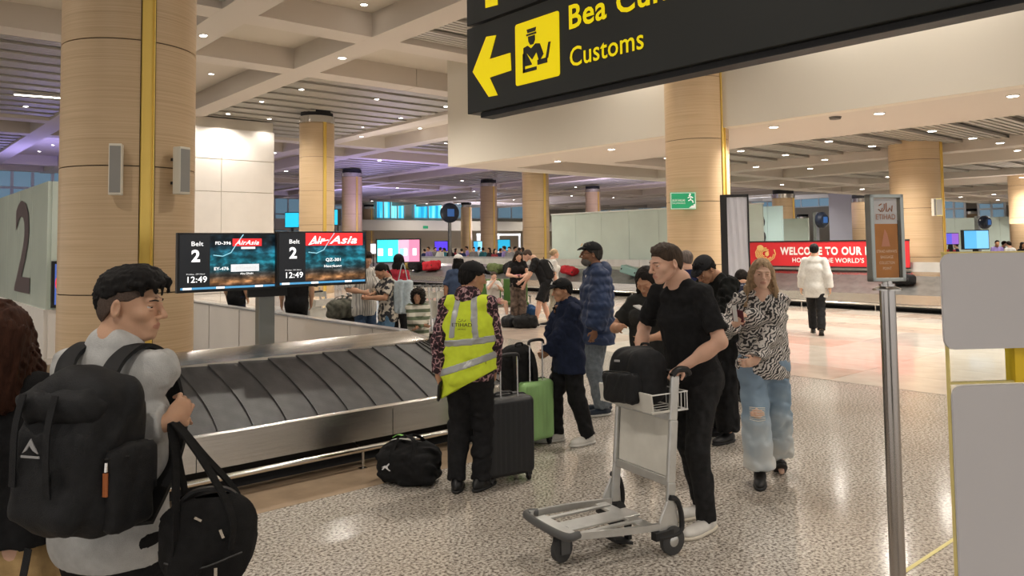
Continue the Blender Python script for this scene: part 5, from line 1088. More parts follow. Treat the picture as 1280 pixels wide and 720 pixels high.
for q in (-1, 1): b = MB(); band(b, [(q * .075 - .03, -.19, 1.34), (q * .092 - .07, -.105, 1.41), (q * .100 - .08, -.01, 1.442), (q * .110 - .08, .075, 1.40), (q * .125 - .08, .115, 1.30), (q * .145 - .07, .11, 1.15), (q * .165 - .05, .0, 1.03), (q * .16, -.15, .94)], (1, 0, 0), .058, .014, 8); b.build('shoulder_strap', NYL, bp, True)
b = MB(); band(b, [(.05, -.365, 1.35), (.045, -.385, 1.25), (.05, -.39, 1.12), (.04, -.36, .98)], (1, 0, 0), .022, .004); band(b, [(-.06, -.365, 1.35), (-.065, -.385, 1.25), (-.07, -.385, 1.10)], (1, 0, 0), .022, .004); b.build('compression_strap', NYL, bp)
b = MB(); band(b, [(-.10, -.30, .90), (-.115, -.31, .75), (-.11, -.30, .55)], (1, 0, 0), .024, .004); b.build('hanging_strap', NYL, bp)
o_ = (.0, -.392, 1.215); b = MB(); b.prism([(-.028, -.018), (.0, .022), (.026, -.018), (.008, -.010), (-.004, .004), (-.014, -.010)], o_, (1, 0, 0), (0, 0, 1), .003); b.prism([(-.032, -.030), (.030, -.030), (.030, -.024), (-.032, -.024)], o_, (1, 0, 0), (0, 0, 1), .003); b.build('triangle_mark', mat('mark_grey', (.33, .33, .34), .6), bp)
b = MB(); b.tube([(.185, -.323, 1.165), (.185, -.325, 1.14)], .006, 6); b.build('zip_pull', CHROME, bp); b = MB(); b.box((.185, -.326, 1.105), (.014, .008, .065)); b.build('orange_tag', mat('tag_orange', (.42, .13, .04), .6), bp, bevel=.002)
b = MB(); b.tube(crom([(.165, -.318, 1.17), (.19, -.322, 1.175), (.212, -.27, 1.17)], 4), .0035, 5); b.build('zip', BLACK, bp)
# the duffel on his arm
dc = at_d(262, 652, 2.36); df = duffel('black duffel bag hanging from the arm of the young man in grey', (dc[0], dc[1], dc[2] - .165), face_rz(1, 0) + .35, .23, .19, .26, NYL2, .008, 6, False, .010)
df.rotation_euler = (0, 0, math.atan2(r0[1], r0[0]) + .25)
hd = at_d(216, 528, 2.45)
rz = df.rotation_euler.z; q = hd - np.array(df.location); hl = np.array((q[0] * math.cos(rz) + q[1] * math.sin(rz), -q[0] * math.sin(rz) + q[1] * math.cos(rz), q[2]))
for s_ in (-1, 1): b = MB(); band(b, [(-.08, s_ * .093, .11), (-.08, s_ * .09, .21), hl * .5 + np.array((-.08, s_ * .05, .24)) * .5, hl + (0, s_ * .012, 0), hl * .5 + np.array((.07, s_ * .05, .24)) * .5, (.07, s_ * .09, .21), (.07, s_ * .095, .11)], (.5, 1, 0), .026, .006); b.build('handle', NYL2, df, True)
for c_, z_, r_ in (((-.02, -.092, .205), (.022, .006, .007), rotm(0, 30, 0)), ((.045, -.099, .16), (.008, .006, .026), rotm(0, -20, 0)), ((.03, -.103, .055), (.009, .006, .026), None)): b = MB(); b.box(c_, z_, r_); b.build('zip_pull', CHROME, df)
b = MB(); band(b, [(.06, -.07, .02), (.05, -.09, -.05), (.02, -.09, -.12)], (1, 0, 0), .02, .004); b.build('hanging_strap', NYL2, df)
b = MB(); b.tube(crom([(-.11, -.090, .09), (-.02, -.104, .07), (.10, -.094, .10)], 5), .003, 5); b.build('front_zip', BLACK, df)

# --- woman at the left edge
pos = sd(-1.70, 2.62); fc = (-.55, .83)
J = person('woman in black top and khaki skirt with long dark brown hair at the left edge', pos, fc, 1.60, 'fair', 'f', head=(-10, -5, 0), hands=[(-.24, .16, 1.02), (.20, .20, 1.04)], hints=[(-.6, -.5, -1), (.8, -.6, -1)], hair=('longwavy', (.050, .020, .012)),
           top=dict(mat=BLK, infl=.020, sleeve=.62, hem=.0, fold=.006, loose=.014, neck=.055, name='black_top'), vox=.013, hv=.006, facedetail=False)
S = Sdf(); h = J['hc']; S.cap(h + (0, 0, .06), h - (0, 0, .38), .115, .15, k=0, lat=((1, 0, 0), 1.35)); S.cut(h + (0, 0, .05), (0, 0, 1)); S.cut(h - (0, 0, .36), (0, 0, -1)); S.fn(folds(.008, .16, 3, (1, 1, .2))); S.build('skirt', fabric('khaki', (.50, .34, .16), .85), J['root'], .012)
S = Sdf(); S.cap(h + (-.06, -.05, .9 - .824 + .62), h + (-.04, -.06, .48), .11, .07, k=0, lat=((1, 0, 0), 1.2)); S.frame(J['Rh'], J['ho'], J['hs']); S.ell((0, -.03, -.05), (.10, .09, .14), k=.05); S.frame(); S.fn(folds(.006, .035, 2, (1, 1, .15))); S.fn(lambda f, x, y, z: np.maximum(f, y + .02)); S.build('back_hair', mat('hair_0.05_0.02_0.01'), J['root'], .009)

# --- man in high-visibility vest
pos = at_z(587, 612, 0) ; fc = (.22, .97); D = pos @ f0
YV = fabric('vest_yellow', (.66, .80, .05), .65, .05, 300, .15); YV.node_tree.nodes['Principled BSDF'].inputs['Emission Color'].default_value = (.5, .65, .02, 1)
BAT = mat('batik_shirt', (.1, .05, .06), .8); _t = node(BAT, 'ShaderNodeTexCoord'); _v = node(BAT, 'ShaderNodeTexVoronoi'); _v.feature = 'DISTANCE_TO_EDGE'; _v.inputs['Scale'].default_value = 26; _w = node(BAT, 'ShaderNodeTexNoise'); _w.inputs['Scale'].default_value = 34; lk(BAT, _t.outputs['Object'], _v.inputs['Vector']); lk(BAT, _t.outputs['Object'], _w.inputs['Vector']); _ma = node(BAT, 'ShaderNodeMath', operation='MULTIPLY_ADD'); _ma.inputs[1].default_value = .55; lk(BAT, _v.outputs[0], _ma.inputs[0]); lk(BAT, _w.outputs[0], _ma.inputs[2])
_ma.inputs[1].default_value = 1.6; add_ramp(BAT, _ma.outputs[0], [(.48, (.46, .30, .31)), (.56, (.30, .13, .15)), (.62, (.035, .012, .02)), (.85, (.02, .01, .015))])
J = person('airport worker in yellow high-visibility vest and black cap, seen from behind', pos, fc, 1.665, 'tan', hands=[WL(pos, fc, at_d(547, 484, D - .02)), WL(pos, fc, at_d(617, 482, D + .10))], hints=[(-.5, -1, 0), (1, -.5, -.3)], hdir=(np.array((.1, .35, -1)), np.array((.0, .6, -.6))), curl=(.8, .9),
           head=(48, -6, 0), feet=[(-.085, -.02, 0), (.085, .03, 0)], fyaw=(-12, 18), hair=('short', (.012, .010, .010)), cap=(fabric('cap_black', (.012, .012, .013), .8),),
           top=dict(mat=BAT, infl=.020, sleeve=.96, hem=.035, fold=.005, loose=.004, neck=.055, collar=.018, name='batik_shirt'), pants=dict(mat=BLKP, r=(.064, .047, .040), fold=.007), shoes=(SHB, SOLEB), vox=.012, hv=.005)
V = Sdf(); H = J['H']; hc, tu, rx, fy, ch, shc = (J[k] for k in ('hc', 'tu', 'rx', 'fy', 'chest', 'shc'))
def vest(w):
    V = Sdf(); V.cap(hc - tu * .14 * H + rx * -.0, ch, .083 * H + w, .080 * H + w, k=.03, lat=(rx, 1.38)); V.cap(ch, shc - tu * .02 * H, .076 * H + w, .056 * H + w, k=.03, lat=(rx, 1.45)); V.cap(J['sh'][0] + rx * .035, J['sh'][1] - rx * .035, .036 * H + w, k=.03)
    V.ell(hc - np.array((0, .012, .012)), (.092 * H + .035 + w, .066 * H + .04 + w, .085 * H + w), k=.03); V.ell(J['nb'] + tu * .045 + fy * .02, (.066, .062, .06), np.stack([rx, fy, tu], 1), op='s', k=.004)
    for q in (0, 1): V.cap(J['sh'][q] + rx * (2 * q - 1) * .055 + tu * .05, J['sh'][q] + rx * (2 * q - 1) * .085 - tu * .22, .052, .05, op='s', k=.008)
    V.cut(hc - tu * .055 * H, nrm(-tu + rx * .55)); V.fn(folds(.007, .17, 4)); return V
V = vest(.012); vo = V.build('vest', YV, J['root'], .0085)
TAPE = mat('reflective_tape', (.42, .43, .43), .35, metal=.3)
def vband(p, n, hw): S = vest(.0155); S.cut(p + nrm(n) * hw, n); S.cut(p - nrm(n) * hw, -nrm(n)); return S
for k, (zz, tl) in enumerate(((.135, .10), (.035, .34))): vband(hc + tu * zz * H, tu - rx * tl, .026).build('reflective_strip', TAPE, vo, .0085)
for q in (-1, 1): S = vband(hc + rx * q * .118 , rx + tu * (.10 if q > 0 else -.12) * 1, .024); S.cut(hc + tu * .15 * H, -tu); S.build('reflective_strip', TAPE, vo, .0085)
oo = hc + tu * .205 * H - fy * .168 ; text('lettering', 'ETIHAD', oo - rx * .075, rx, tu, .025, mat('print_black', (.02, .02, .02), .7), vo, bold=.01, width=.15, th=.002)
b = MB(); c0 = oo + tu * .038
for P in ([(-.03, 0), (-.015, -.004), (.0, .003)], [(.005, 0), (.006, .016)], [(.014, 0), (.026, .001), (.03, .012)], [(-.02, .012), (-.01, .014)]): b.tube([c0 + rx * x + tu * y - fy * .002 for x, y in P], .0018, 4)
b.build('script_mark', mat('print_black'), vo); text('lettering', 'AIRWAYS', oo - rx * .03 - tu * .024, rx, tu, .009, mat('print_black'), vo, width=.06, th=.002)
p_ = J['wr'][0]; e = empty('phone', np.array(pos) * 0 + at_d(549, 489, D - .03), face_rz(*fc), 'black phone held low in the hand of the worker in the yellow vest', 'phone'); b = MB(); b.box((0, .02, 0), (.022, .075, .145), rotm(25, 12, 0)); b.build('case', BLACK, e, bevel=.008)
e = empty('radio', J['root'].location, face_rz(*fc), 'black two-way radio clipped to the belt of the worker in the yellow vest', 'radio'); q = J['hc'] + J['rx'] * .135 - J['fy'] * .085; b = MB(); b.box(q + (0, 0, .05), (.05, .035, .11)); b.tube([q + (.012, 0, .10), q + (.012, 0, .20)], .006, 8); b.build('case', BLACK, e, bevel=.006)

# --- boy in navy hoodie
pos = at_z(712, 553, 0); fc = (-.93, -.36); D = pos @ f0; NAVY = fabric('navy_fleece', (.014, .020, .045), .9, .2)
hpos = at_d(681, 447, D + .02)
J = person('boy in navy hoodie, black cap and white sneakers, holding the green suitcase handle', pos, fc, 1.475, 'tan', head=(4, -8, 0), hands=[WL(pos, fc, at_d(681, 447, D - .02)), WL(pos, fc, at_d(698, 393, D + .05))], hints=[(-.7, -1, -.2), (.9, -.2, -1)], hdir=(np.array((0, 1, -.3)), np.array((-.15, .15, 1))), curl=(.95, .6), feet=[(-.12, -.10, 0), (.09, .12, 0)], fyaw=(-15, 10),
           hair=('short', (.015, .010, .008)), cap=(fabric('cap_black'), mat('logo_white', (.75, .74, .72), .6)), top=dict(mat=NAVY, infl=.030, sleeve=.96, hem=.09, fold=.008, loose=.016, neck=.05, collar=.01, name='hoodie'), pants=dict(mat=BLKP, r=(.066, .052, .044), fold=.008), shoes=(SHW, SOLEW, 1.12), vox=.012, hv=.0052)
S = Sdf(); S.ell(J['nb'] - J['fy'] * .075 - J['tu'] * .02, (.11, .06, .075), k=.02); S.ell(J['nb'] + J['tu'] * .02, (.082, .08, .035), k=.03); S.ell(J['nb'] + J['tu'] * .06 + J['fy'] * .01, (.062, .062, .06), op='s', k=.005); S.fn(folds(.005, .08, 2)); S.build('hood', NAVY, J['root'], .009)
p_ = at_d(697, 391, D + .03); e = empty('phone', p_, face_rz(*fc), 'phone in the raised hand of the boy in the navy hoodie', 'phone'); b = MB(); b.box((0, 0, 0), (.012, .065, .13), rotm(-20, 0, 0)); b.build('case', BLACK, e, bevel=.004)

# --- man in navy puffer jacket
pos = at_z(748, 517, 0); fc = (-.92, -.15); D = pos @ f0; PUF = mat('puffer_navy', (.022, .042, .105), .55, noise=(8, .2), bump=(60, .15))
def puff(T, J): T.fn(lambda f, x, y, z: f - .010 * np.abs(np.sin(z * 3.1416 / .085)) - .002 * np.sin(x * 60 + z * 40))
DEN = fabric('grey_denim', (.16, .185, .21), .85, .2)
J = person('bearded man in navy puffer jacket, black cap and faded jeans, in profile facing left', pos, fc, 1.80, 'brown', head=(4, 3, 0), hands=[(-.25, .10, .80), (.25, .05, .80)], hints=[(-.8, -1, 0), (.8, -1, 0)], feet=[(-.10, .0, 0), (.10, -.06, 0)], fyaw=(-12, 14), hair=('short', (.05, .045, .04)), cap=(fabric('cap_black'), mat('logo_orange', (.7, .35, .1), .6)),
           top=dict(mat=PUF, infl=.045, sleeve=.96, hem=.10, fold=.004, loose=.028, neck=.05, extra=puff, back=.05, name='puffer_jacket', collar=.0), pants=dict(mat=DEN, r=(.066, .050, .048), fold=.008), shoes=(mat('shoe_navy', (.02, .03, .05), .6), SOLEW), vox=.013, hv=.0055)
S = Sdf(); S.ell(J['nb'] - J['fy'] * .085 - J['tu'] * .01, (.13, .085, .10), k=.02); S.ell(J['nb'] - J['tu'] * .005 - J['fy'] * .02, (.11, .11, .04), k=.03); S.ell(J['nb'] + J['tu'] * .06 + J['fy'] * .03, (.070, .085, .08), op='s', k=.005); S.build('hood', PUF, J['root'], .01)
S = Sdf().frame(J['Rh'], J['ho'], J['hs']); S.ell((0, .035, -.075), (.055, .062, .048), k=.01); S.fn(lambda f, x, y, z: np.maximum(f, z + .045 + .3 * np.maximum(0, .05 - y) - .02 * (np.abs(x) > .03))); S.ell((0, .10, -.064), (.022, .02, .009), op='s', k=.003); S.build('beard', mat('beard_grey', (.14, .125, .115), .9, noise=(150, .4)), J['root'], .0055)
b = MB(); T = Sdf(); T.cap(J['chest'] + J['fy'] * .105 - J['tu'] * .12, J['nb'] + J['fy'] * .07 - J['tu'] * .05, .05, .045, k=0, lat=(J['rx'], 1.2)); T.build('undershirt', mat('tee_white', (.62, .62, .62), .8), J['root'], .01)
b = MB()
for q in (-1, 1): b.tube([J['ho'] + J['Rh'] @ (np.array(p) * J['hs']) for p in ((q * .006, .102, .004), (q * .02, .100, .014), (q * .045, .088, .010), (q * .045, .088, -.006), (q * .02, .098, -.010), (q * .006, .102, .0))], .0016, 4); b.tube([J['ho'] + J['Rh'] @ (np.array(p) * J['hs']) for p in ((q * .046, .088, .008), (q * .078, -.005, .012))], .0015, 4)
b.build('glasses', BLACK, J['root'])

# --- the luggage trolley and the man who pushes it
A1 = at_z(843, 697, 0); A2 = at_z(765, 655, 0); tc = (A1 + A2) / 2; tf = (-.87, -.50)
ALU = mat('trolley_alu', (.60, .60, .58), .34, metal=.75, noise=(14, .08)); CREAM = mat('trolley_panel', (.66, .64, .58), .5, noise=(6, .10)); WIRE = mat('trolley_wire', (.72, .72, .70), .4)
def trolley(label, pos, rz, group=None):
    e = empty('luggage_trolley', pos, rz, label, 'trolley', group)
    for q in (-1, 1):
        b = MB(); x = q * .255; P = [(x, .0, .16), (x, -.02, .40), (x * .97, -.05, .75), (x * .95, -.075, 1.0)]
        for i in range(3): a, c = P[i], P[i + 1]; m_ = [(a[k] + c[k]) / 2 for k in range(3)]; ang = math.degrees(math.atan2(-(c[1] - a[1]), c[2] - a[2])); b.box(m_, (.026, .058, np.linalg.norm(np.array(c) - a) + .004), rotm(-(-ang), 0, 0) if False else rotm(ang, 0, 0))
        b.build('upright', ALU, e, bevel=.008)
        b = MB(); b.prism([(-.06, .10), (.09, .10), (.075, .20), (.02, .30), (-.035, .31), (-.055, .22)], (x + q * .012, 0, 0), (0, 1, 0), (0, 0, 1), .018); b.build('wheel_bracket', ALU, e, bevel=.004)
        b = MB(); b.tube(crom([(x + q * .02, .10, .115), (x + q * .02, -.02, .20) if False else (x + q * .02, -.055, .12), (x + q * .02, -.075, .20), (x + q * .02, -.045, .30), (x + q * .02, .01, .325)], 4), .016, 8); b.box((x + q * .01, .06, .125), (.045, .13, .045)); b.build('bumper', BLACK, e, True)
        b = MB(); wheel(b, (x + q * .01, -.01, .08), .08, .038, n=20); b.build('wheel', mat('tyre_grey', (.045, .045, .045), .6), e, True)
        b = MB(); wheel(b, (x + q * .01, -.01, .08), .035, .044); b.build('hub', ALU, e, True)
        b = MB(); band(b, [(x, .03, .165), (x * .98, .30, .185), (x * .86, .58, .205), (x * .8, .66, .21)], (0, 0, 1), .036, .022, 4); b.build('side_rail', ALU, e, True)
        b = MB(); b.tube(crom([(x * .95, -.055, 1.005), (x * .95, -.10, 1.035), (x * .93, -.17, 1.03), (x * .9, -.20, 1.0)], 4), [.019] * 13, 10); b.build('grip', BLACK, e, True)
    b = MB(); b.tube([(-.24, -.16, 1.0), (.24, -.16, 1.0)], .016, 10); b.build('push_bar', BLACK, e, True)
    for c_, h_ in (((0, -.02, .40), .05), ((0, -.045, .765), .04)): b = MB(); b.box(c_, (.49, .03, h_), rotm(4, 0, 0)); b.build('cross_bar', ALU, e, bevel=.005)
    b = MB(); b.box((0, -.035, .585), (.46, .012, .32), rotm(4.0, 0, 0)); b.build('back_panel', CREAM, e, bevel=.003)
    b = MB(); b.box((0, .10, .855), (.50, .014, .115), rotm(-8, 0, 0)); b.box((-.245, .03, .805), (.012, .15, .014)); b.box((.245, .03, .805), (.012, .15, .014)); b.build('basket_front', CREAM, e, bevel=.004)
    b = MB()
    for q in (-1, 1):
        for z in (.80, .905): b.tube([(q * .245, .10, z), (q * .245, -.17, z)], .004, 6)
        for y in (-.165, -.12, -.07): b.tube([(q * .245, y, .80), (q * .245, y, .905)], .0035, 6)
    for z in (.80, .905): b.tube([(-.245, -.17, z), (.245, -.17, z)], .004, 6)
    for i in range(9): x = -.22 + .055 * i; b.tube([(x, -.17, .905), (x, -.17, .80), (x, .10, .80)], .003, 5)
    b.build('wire_basket', WIRE, e, True)
    b = MB(); b.tube(crom([(-.21, .60, .21), (-.22, .67, .212), (-.12, .70, .215), (.12, .70, .215), (.22, .67, .212), (.21, .60, .21)], 4), .022, 10); b.build('front_bumper', mat('bumper_grey', (.09, .09, .09), .5), e, True)
    b = MB(); b.box((0, .36, .178), (.14, .60, .012)); b.box((0, .14, .175), (.44, .08, .016)); b.box((0, .62, .19), (.36, .10, .02)); b.build('platform', ALU, e, bevel=.004)
    for q in (-1, 1): b = MB(); b.box((q * .15, .38, .186), (.03, .52, .014)); b.build('platform_bar', ALU, e, bevel=.003)
    b = MB(); wheel(b, (-.02, .585, .075), .075, .04, (1, .25, 0), 20); b.build('caster_wheel', mat('tyre_grey'), e, True); b = MB(); b.box((.012, .592, .11), (.008, .06, .12)); b.box((-.052, .58, .11), (.008, .06, .12)); b.lathe([(0, .0), (.062, .0), (.066, .02), (.05, .03), (0, .03)], c=(-.02, .60, .158), n=16); b.build('caster_fork', mat('bumper_grey'), e, True)
    b = MB(); b.box((0, .10, .09), (.04, .03, .13)); b.box((0, .17, .035), (.12, .13, .018), rotm(14, 0, 0)); b.build('brake_pedal', BLACK, e, bevel=.004)
    return e
TR = trolley('aluminium luggage trolley with a black backpack in its basket, pushed by the man in black', tc, face_rz(*tf))
def TW(x, y, z): w = r0 * tf[0] + f0 * tf[1]; r_ = np.cross(w, up0); return tc + r_ * x + w * y + up0 * z
q = TW(.0, -.01, .81); bk = backpack('bulging black backpack lying in the trolley basket in front of the man in black', q, face_rz(*tf), .36, .24, .33, NYL, .009, rot=(.0, .10), seed=12, straps=False)
b = MB(); b.box((-.05, .185, .27), (.05, .004, .012)); b.build('small_mark', mat('mark_grey'), bk)
q = TW(.16, .02, .82); S = Sdf(); S.ell((0, 0, .10), (.10, .08, .10), rotm(0, 25, 0)); S.cut((0, 0, .0), (0, 0, -1)); S.fn(folds(.006, .08, 3)); e = empty('cloth_bag', q, face_rz(*tf), 'pale grey soft bag tucked beside the black backpack in the trolley basket', 'bag'); S.build('pouch', fabric('pale_cloth', (.50, .50, .46), .8), e, .008); b = MB(); b.tube(crom([(-.04, 0, .17), (0, 0, .21), (.04, 0, .17)], 3), .006, 6); b.build('loop', BLACK, e, True)
pos = at_z(872, 657, 0); fc = (-.80, -.60); D = pos @ f0
J = person('tall man in black T-shirt and black jeans with short brown hair pushing the trolley', pos, fc, 1.83, 'light', head=(14, -10, 0), lean=12, neck_fwd=.6, hip=(0, .0), hands=[WL(pos, fc, TW(-.20, -.175, 1.035)), WL(pos, fc, TW(.20, -.175, 1.035))], hints=[(-.9, -.7, -.1), (.9, -.7, -.1)], hdir=(np.array((.15, .9, -.35)), np.array((-.15, .9, -.35))), hpn=(np.array((0, -.3, -1)), np.array((0, -.3, -1))), curl=(.9, .9),
           feet=[(-.10, .06, 0), (.10, -.14, 0)], fyaw=(-6, 10), hair=('buzz', (.050, .033, .022)), top=dict(mat=BLK, infl=.016, sleeve=.40, hem=.065, fold=.004, loose=.003, neck=.066, name='t_shirt'), pants=dict(mat=fabric('black_denim', (.018, .018, .019), .8, .3), r=(.058, .040, .030), fold=.006, ankle=.06), shoes=(SHW, mat('sole_cream', (.66, .60, .50), .6), 1.08), vox=.0115, hv=.0045)
CM = J
S = Sdf().frame(J['Rh'], J['ho'], J['hs']); S.ell((0, .010, .088), (.060, .070, .034), rotm(-8, 0, 0), k=.01); S.fn(folds(.004, .03, 3)); S.build('hair_top', mat('hair_top_brown', (.050, .033, .022), .7, noise=(80, .35), bump=(150, .5)), J['root'], .006)

# --- man in black with cap, head bowed
pos = at_z(904, 549, 0); fc = (-.85, -.42); D = pos @ f0
J = person('man in loose black clothes and dark cap with bowed head, behind the trolley man', pos, fc, 1.73, 'tan', head=(-4, -42, 0), lean=9, neck_fwd=.7, hip=(0, -.05), hands=[(-.08, .36, 1.12), (.10, .36, 1.12)], hints=[(-.7, -.3, -1), (.7, -.3, -1)], feet=[(-.11, .06, 0), (.12, -.06, 0)], fyaw=(-10, 15), hair=('short', (.012, .010, .010)), cap=(fabric('cap_charcoal', (.025, .025, .027), .85),),
           top=dict(mat=fabric('washed_black', (.016, .017, .016), .95, .3), infl=.030, sleeve=.62, hem=.12, fold=.009, loose=.030, neck=.060, name='loose_shirt', back=.04), pants=dict(mat=BLKP, r=(.070, .064, .062), fold=.010, ankle=.03), shoes=(SHB, SOLEB), vox=.012, hv=.0055)
pb = backpack('black sling bag on the back of the man with bowed head', pos, face_rz(*fc), .22, .12, .42, NYL2, .014, straps=False, pocket=False, seed=41); pb.location = tuple(np.array(pos) + (r0 * .85 + f0 * .42) * .26 + up0 * .78)

# --- woman in zebra blouse
pos = at_z(958, 600, 0); fc = (-.18, -.98); D = pos @ f0
ZEB = mat('zebra_blouse', (.5, .5, .5), .6); _t = node(ZEB, 'ShaderNodeTexCoord'); _w = node(ZEB, 'ShaderNodeTexWave'); _w.wave_type = 'BANDS'; _w.bands_direction = 'DIAGONAL'; _w.inputs['Scale'].default_value = 21; _w.inputs['Distortion'].default_value = 9; _w.inputs['Detail'].default_value = 2; _w.inputs['Detail Scale'].default_value = 1.1; lk(ZEB, _t.outputs['Object'], _w.inputs['Vector']); add_ramp(ZEB, _w.outputs[0], [(.46, (.035, .033, .035)), (.56, (.66, .62, .58))])
JEA = mat('washed_jeans', (.30, .38, .46), .85, bump=(250, .3)); _t = node(JEA, 'ShaderNodeTexCoord'); _s = node(JEA, 'ShaderNodeSeparateXYZ'); _n = node(JEA, 'ShaderNodeTexNoise'); _n.inputs['Scale'].default_value = 6; lk(JEA, _t.outputs['Object'], _s.inputs[0]); lk(JEA, _t.outputs['Object'], _n.inputs['Vector']); _a = node(JEA, 'ShaderNodeMath', operation='MULTIPLY_ADD'); lk(JEA, _n.outputs[0], _a.inputs[0]); _a.inputs[1].default_value = .55; lk(JEA, _s.outputs[2], _a.inputs[2])
add_ramp(JEA, _a.outputs[0], [(.38, (.60, .60, .57)), (.62, (.42, .48, .52)), (.85, (.24, .33, .42)), (1.1, (.20, .28, .37))])
hx = at_d(921, 404, D - .18)
J = person('woman in zebra print blouse and ripped pale wide jeans, long light brown hair, walking forward', pos, fc, 1.66, 'fair', 'f', head=(0, 0, -3), hands=[WL(pos, fc, at_d(940, 462, D - .20)), WL(pos, fc, hx)], hints=[(-1, -.3, -.5), (.7, -.5, -1)], hdir=(np.array((.8, .5, -.1)), np.array((-.1, .5, .6))), hpn=(np.array((.3, -.8, .1)), np.array((-.8, -.2, .3))), curl=(.5, .8),
           feet=[(-.13, -.22, 0, -30), (.06, .12, 0)], fyaw=(0, 8), hair=('longwavy', (.36, .25, .15)), top=dict(mat=ZEB, infl=.018, sleeve=.93, hem=.055, fold=.007, loose=.016, neck=.062, vneck=.17, name='blouse', seed=5), pants=dict(mat=JEA, r=(.064, .060, .070), fold=.008, ankle=.018, name='jeans', seed=8), shoes=(SHB, SOLEB), vox=.011, hv=.0045)
ZW = J
LW = mat('rip_threads', (.70, .68, .62), .8); 
p0 = J['hj'][1] * .12 + J['kn'][1] * .88 + np.array((0.0, .098, .02)); b = MB()
S = Sdf(); S.ell(p0, (.050, .016, .036), rotm(6, 0, 8)); S.fn(folds(.004, .03, 1)); S.build('knee_rip', skin('fair')[0], J['root'], .006)
for i in range(9): z = -.045 + .011 * i; b.tube(crom([p0 + (-.055, .006, z), p0 + (0, .018 - .004 * (i % 2), z - .006 + .004 * (i % 3)), p0 + (.055, .004, z + .002)], 3), .0028 if i in (0, 1, 7, 8) else .0015, 4)
b.build('rip_threads', LW, J['root'])
b = MB(); b.tube(crom([J['chest'] + J['fy'] * .125 + J['rx'] * x + J['tu'] * z for x, z in ((-.06, .06), (-.02, .045), (.02, .035), (.055, .05))], 4), .004, 5); b.build('blouse_tie', mat('tie_brown', (.05, .02, .02), .6), J['root'])
b = MB(); b.ball(J['ho'] + J['Rh'] @ (np.array((-.082, -.008, -.042)) * J['hs']), .006, 8, 6); b.build('earring', CHROME, J['root'])
e = empty('passport', hx + np.array(f0) * -.03 + up0 * .03, face_rz(*fc), 'dark red passport with white slip held by the woman in zebra blouse', 'passport'); b = MB(); b.box((0, .02, .02), (.010, .09, .125), rotm(-12, 25, 50)); b.build('cover', mat('maroon', (.10, .012, .02), .5), e, bevel=.003); b = MB(); b.box((.022, .03, .045), (.004, .035, .12), rotm(-5, 16, 50)); b.build('paper_slip', mat('paper_white', (.75, .74, .72), .7), e)

# ------------------------------------------------------------------ luggage near the people
p = at_z(512, 603, 0); dfl = duffel('small black duffel bag with white cat mark and pale tag on the floor', p, math.atan2(r0[1], r0[0]) - .30, .44, .27, .31, NYL2, .0085, 2)
b = MB(); Q = [(-.03, .0), (-.012, .012), (.0, .012), (.018, .028), (.02, .020), (.008, .006), (.012, -.006), (.028, -.016), (.022, -.018), (.004, -.008), (-.008, .0), (-.022, -.014), (-.03, -.012), (-.018, .002)]; b.prism([(x * 1.25, z * 1.25) for x, z in Q], (-.12, -.147, .14), (1, 0, 0), (0, 0, 1), .004); b.build('cat_mark', mat('print_white', (.75, .75, .75), .6), dfl)
b = MB(); band(b, [(-.13, -.02, .315), (-.05, -.04, .335), (.05, -.03, .325)], (.2, 1, 0), .035, .003); b.build('luggage_tag', mat('paper_white', (.75, .74, .72), .7), dfl); b = MB(); band(b, [(-.14, .0, .325), (-.10, .02, .345), (-.04, .03, .33)], (.2, 1, 0), .022, .003); b.build('green_tag', mat('tag_green', (.25, .60, .12), .6), dfl)
p = at_z(630, 600, 0); suitcase('large black hard-shell suitcase beside the worker in the yellow vest', p, math.atan2(r0[1], r0[0]) + .55, .42, .27, .58, mat('shell_black', (.015, .016, .018), .38, bump=(90, .15)), 8, .30)
p = at_z(664, 556, 0); gs = suitcase('pastel green hard-shell suitcase with raised handle held by the boy', p, math.atan2(r0[1], r0[0]) + .70, .38, .25, .52, mat('shell_green', (.30, .52, .20), .34, bump=(90, .1)), 7, .34)
g = at_z(664, 556, 0); bk2 = backpack('black backpack resting on top of the green suitcase', (g[0], g[1], .60), math.atan2(r0[1], r0[0]) + .55, .29, .20, .43, NYL2, .009, seed=21, rot=(0, -.10)); bk2.location = tuple(at_d(650, 492, g @ f0 - .02))
# ------------------------------------------------------------------ people further back
def P2(label, px, py, fc, H, d=None, **k):
    pos = at_z(px, py, 0) if d is None else np.array([*at_d(px, 306, d)[:2], 0.])
    k.setdefault('vox', .022); k.setdefault('hv', .010); k.setdefault('detail', False); k.setdefault('hair', ('short', (.02, .015, .012))); return person(label, pos, fc, H, **k)
def tee(m, **k): d = dict(mat=m, infl=.016, sleeve=.40, hem=.08, fold=.005, loose=.008); d.update(k); return d
def trs(m, **k): d = dict(mat=m, fold=.006, vox=.016); d.update(k); return d
JN = fabric('blue_jeans', (.05, .085, .15), .85, .25); WSH = fabric('white_shirt', (.62, .61, .57), .85, .08); KH = fabric('khaki_light', (.42, .37, .28), .85); RDT = fabric('red_shirt', (.42, .03, .05), .8)
# walker in white
P2('man in white shirt and black trousers walking away beside the red banner', 1021, 418, (.35, .93), 1.74, hands=[(-.26, .05, .82), (.26, -.08, .84)], feet=[(-.06, .24, 0), (.08, -.26, .03, 25)], kneeh=[(0, 1, 0), (0, 1, 0)], hair=('short', (.012, .010, .009)), top=tee(WSH, sleeve=.95, hem=.11, loose=.026, infl=.022, fold=.002), pants=trs(BLKP, r=(.058, .048, .042)), shoes=(SHB, SOLEB), vox=.018, hv=.008, group=None)
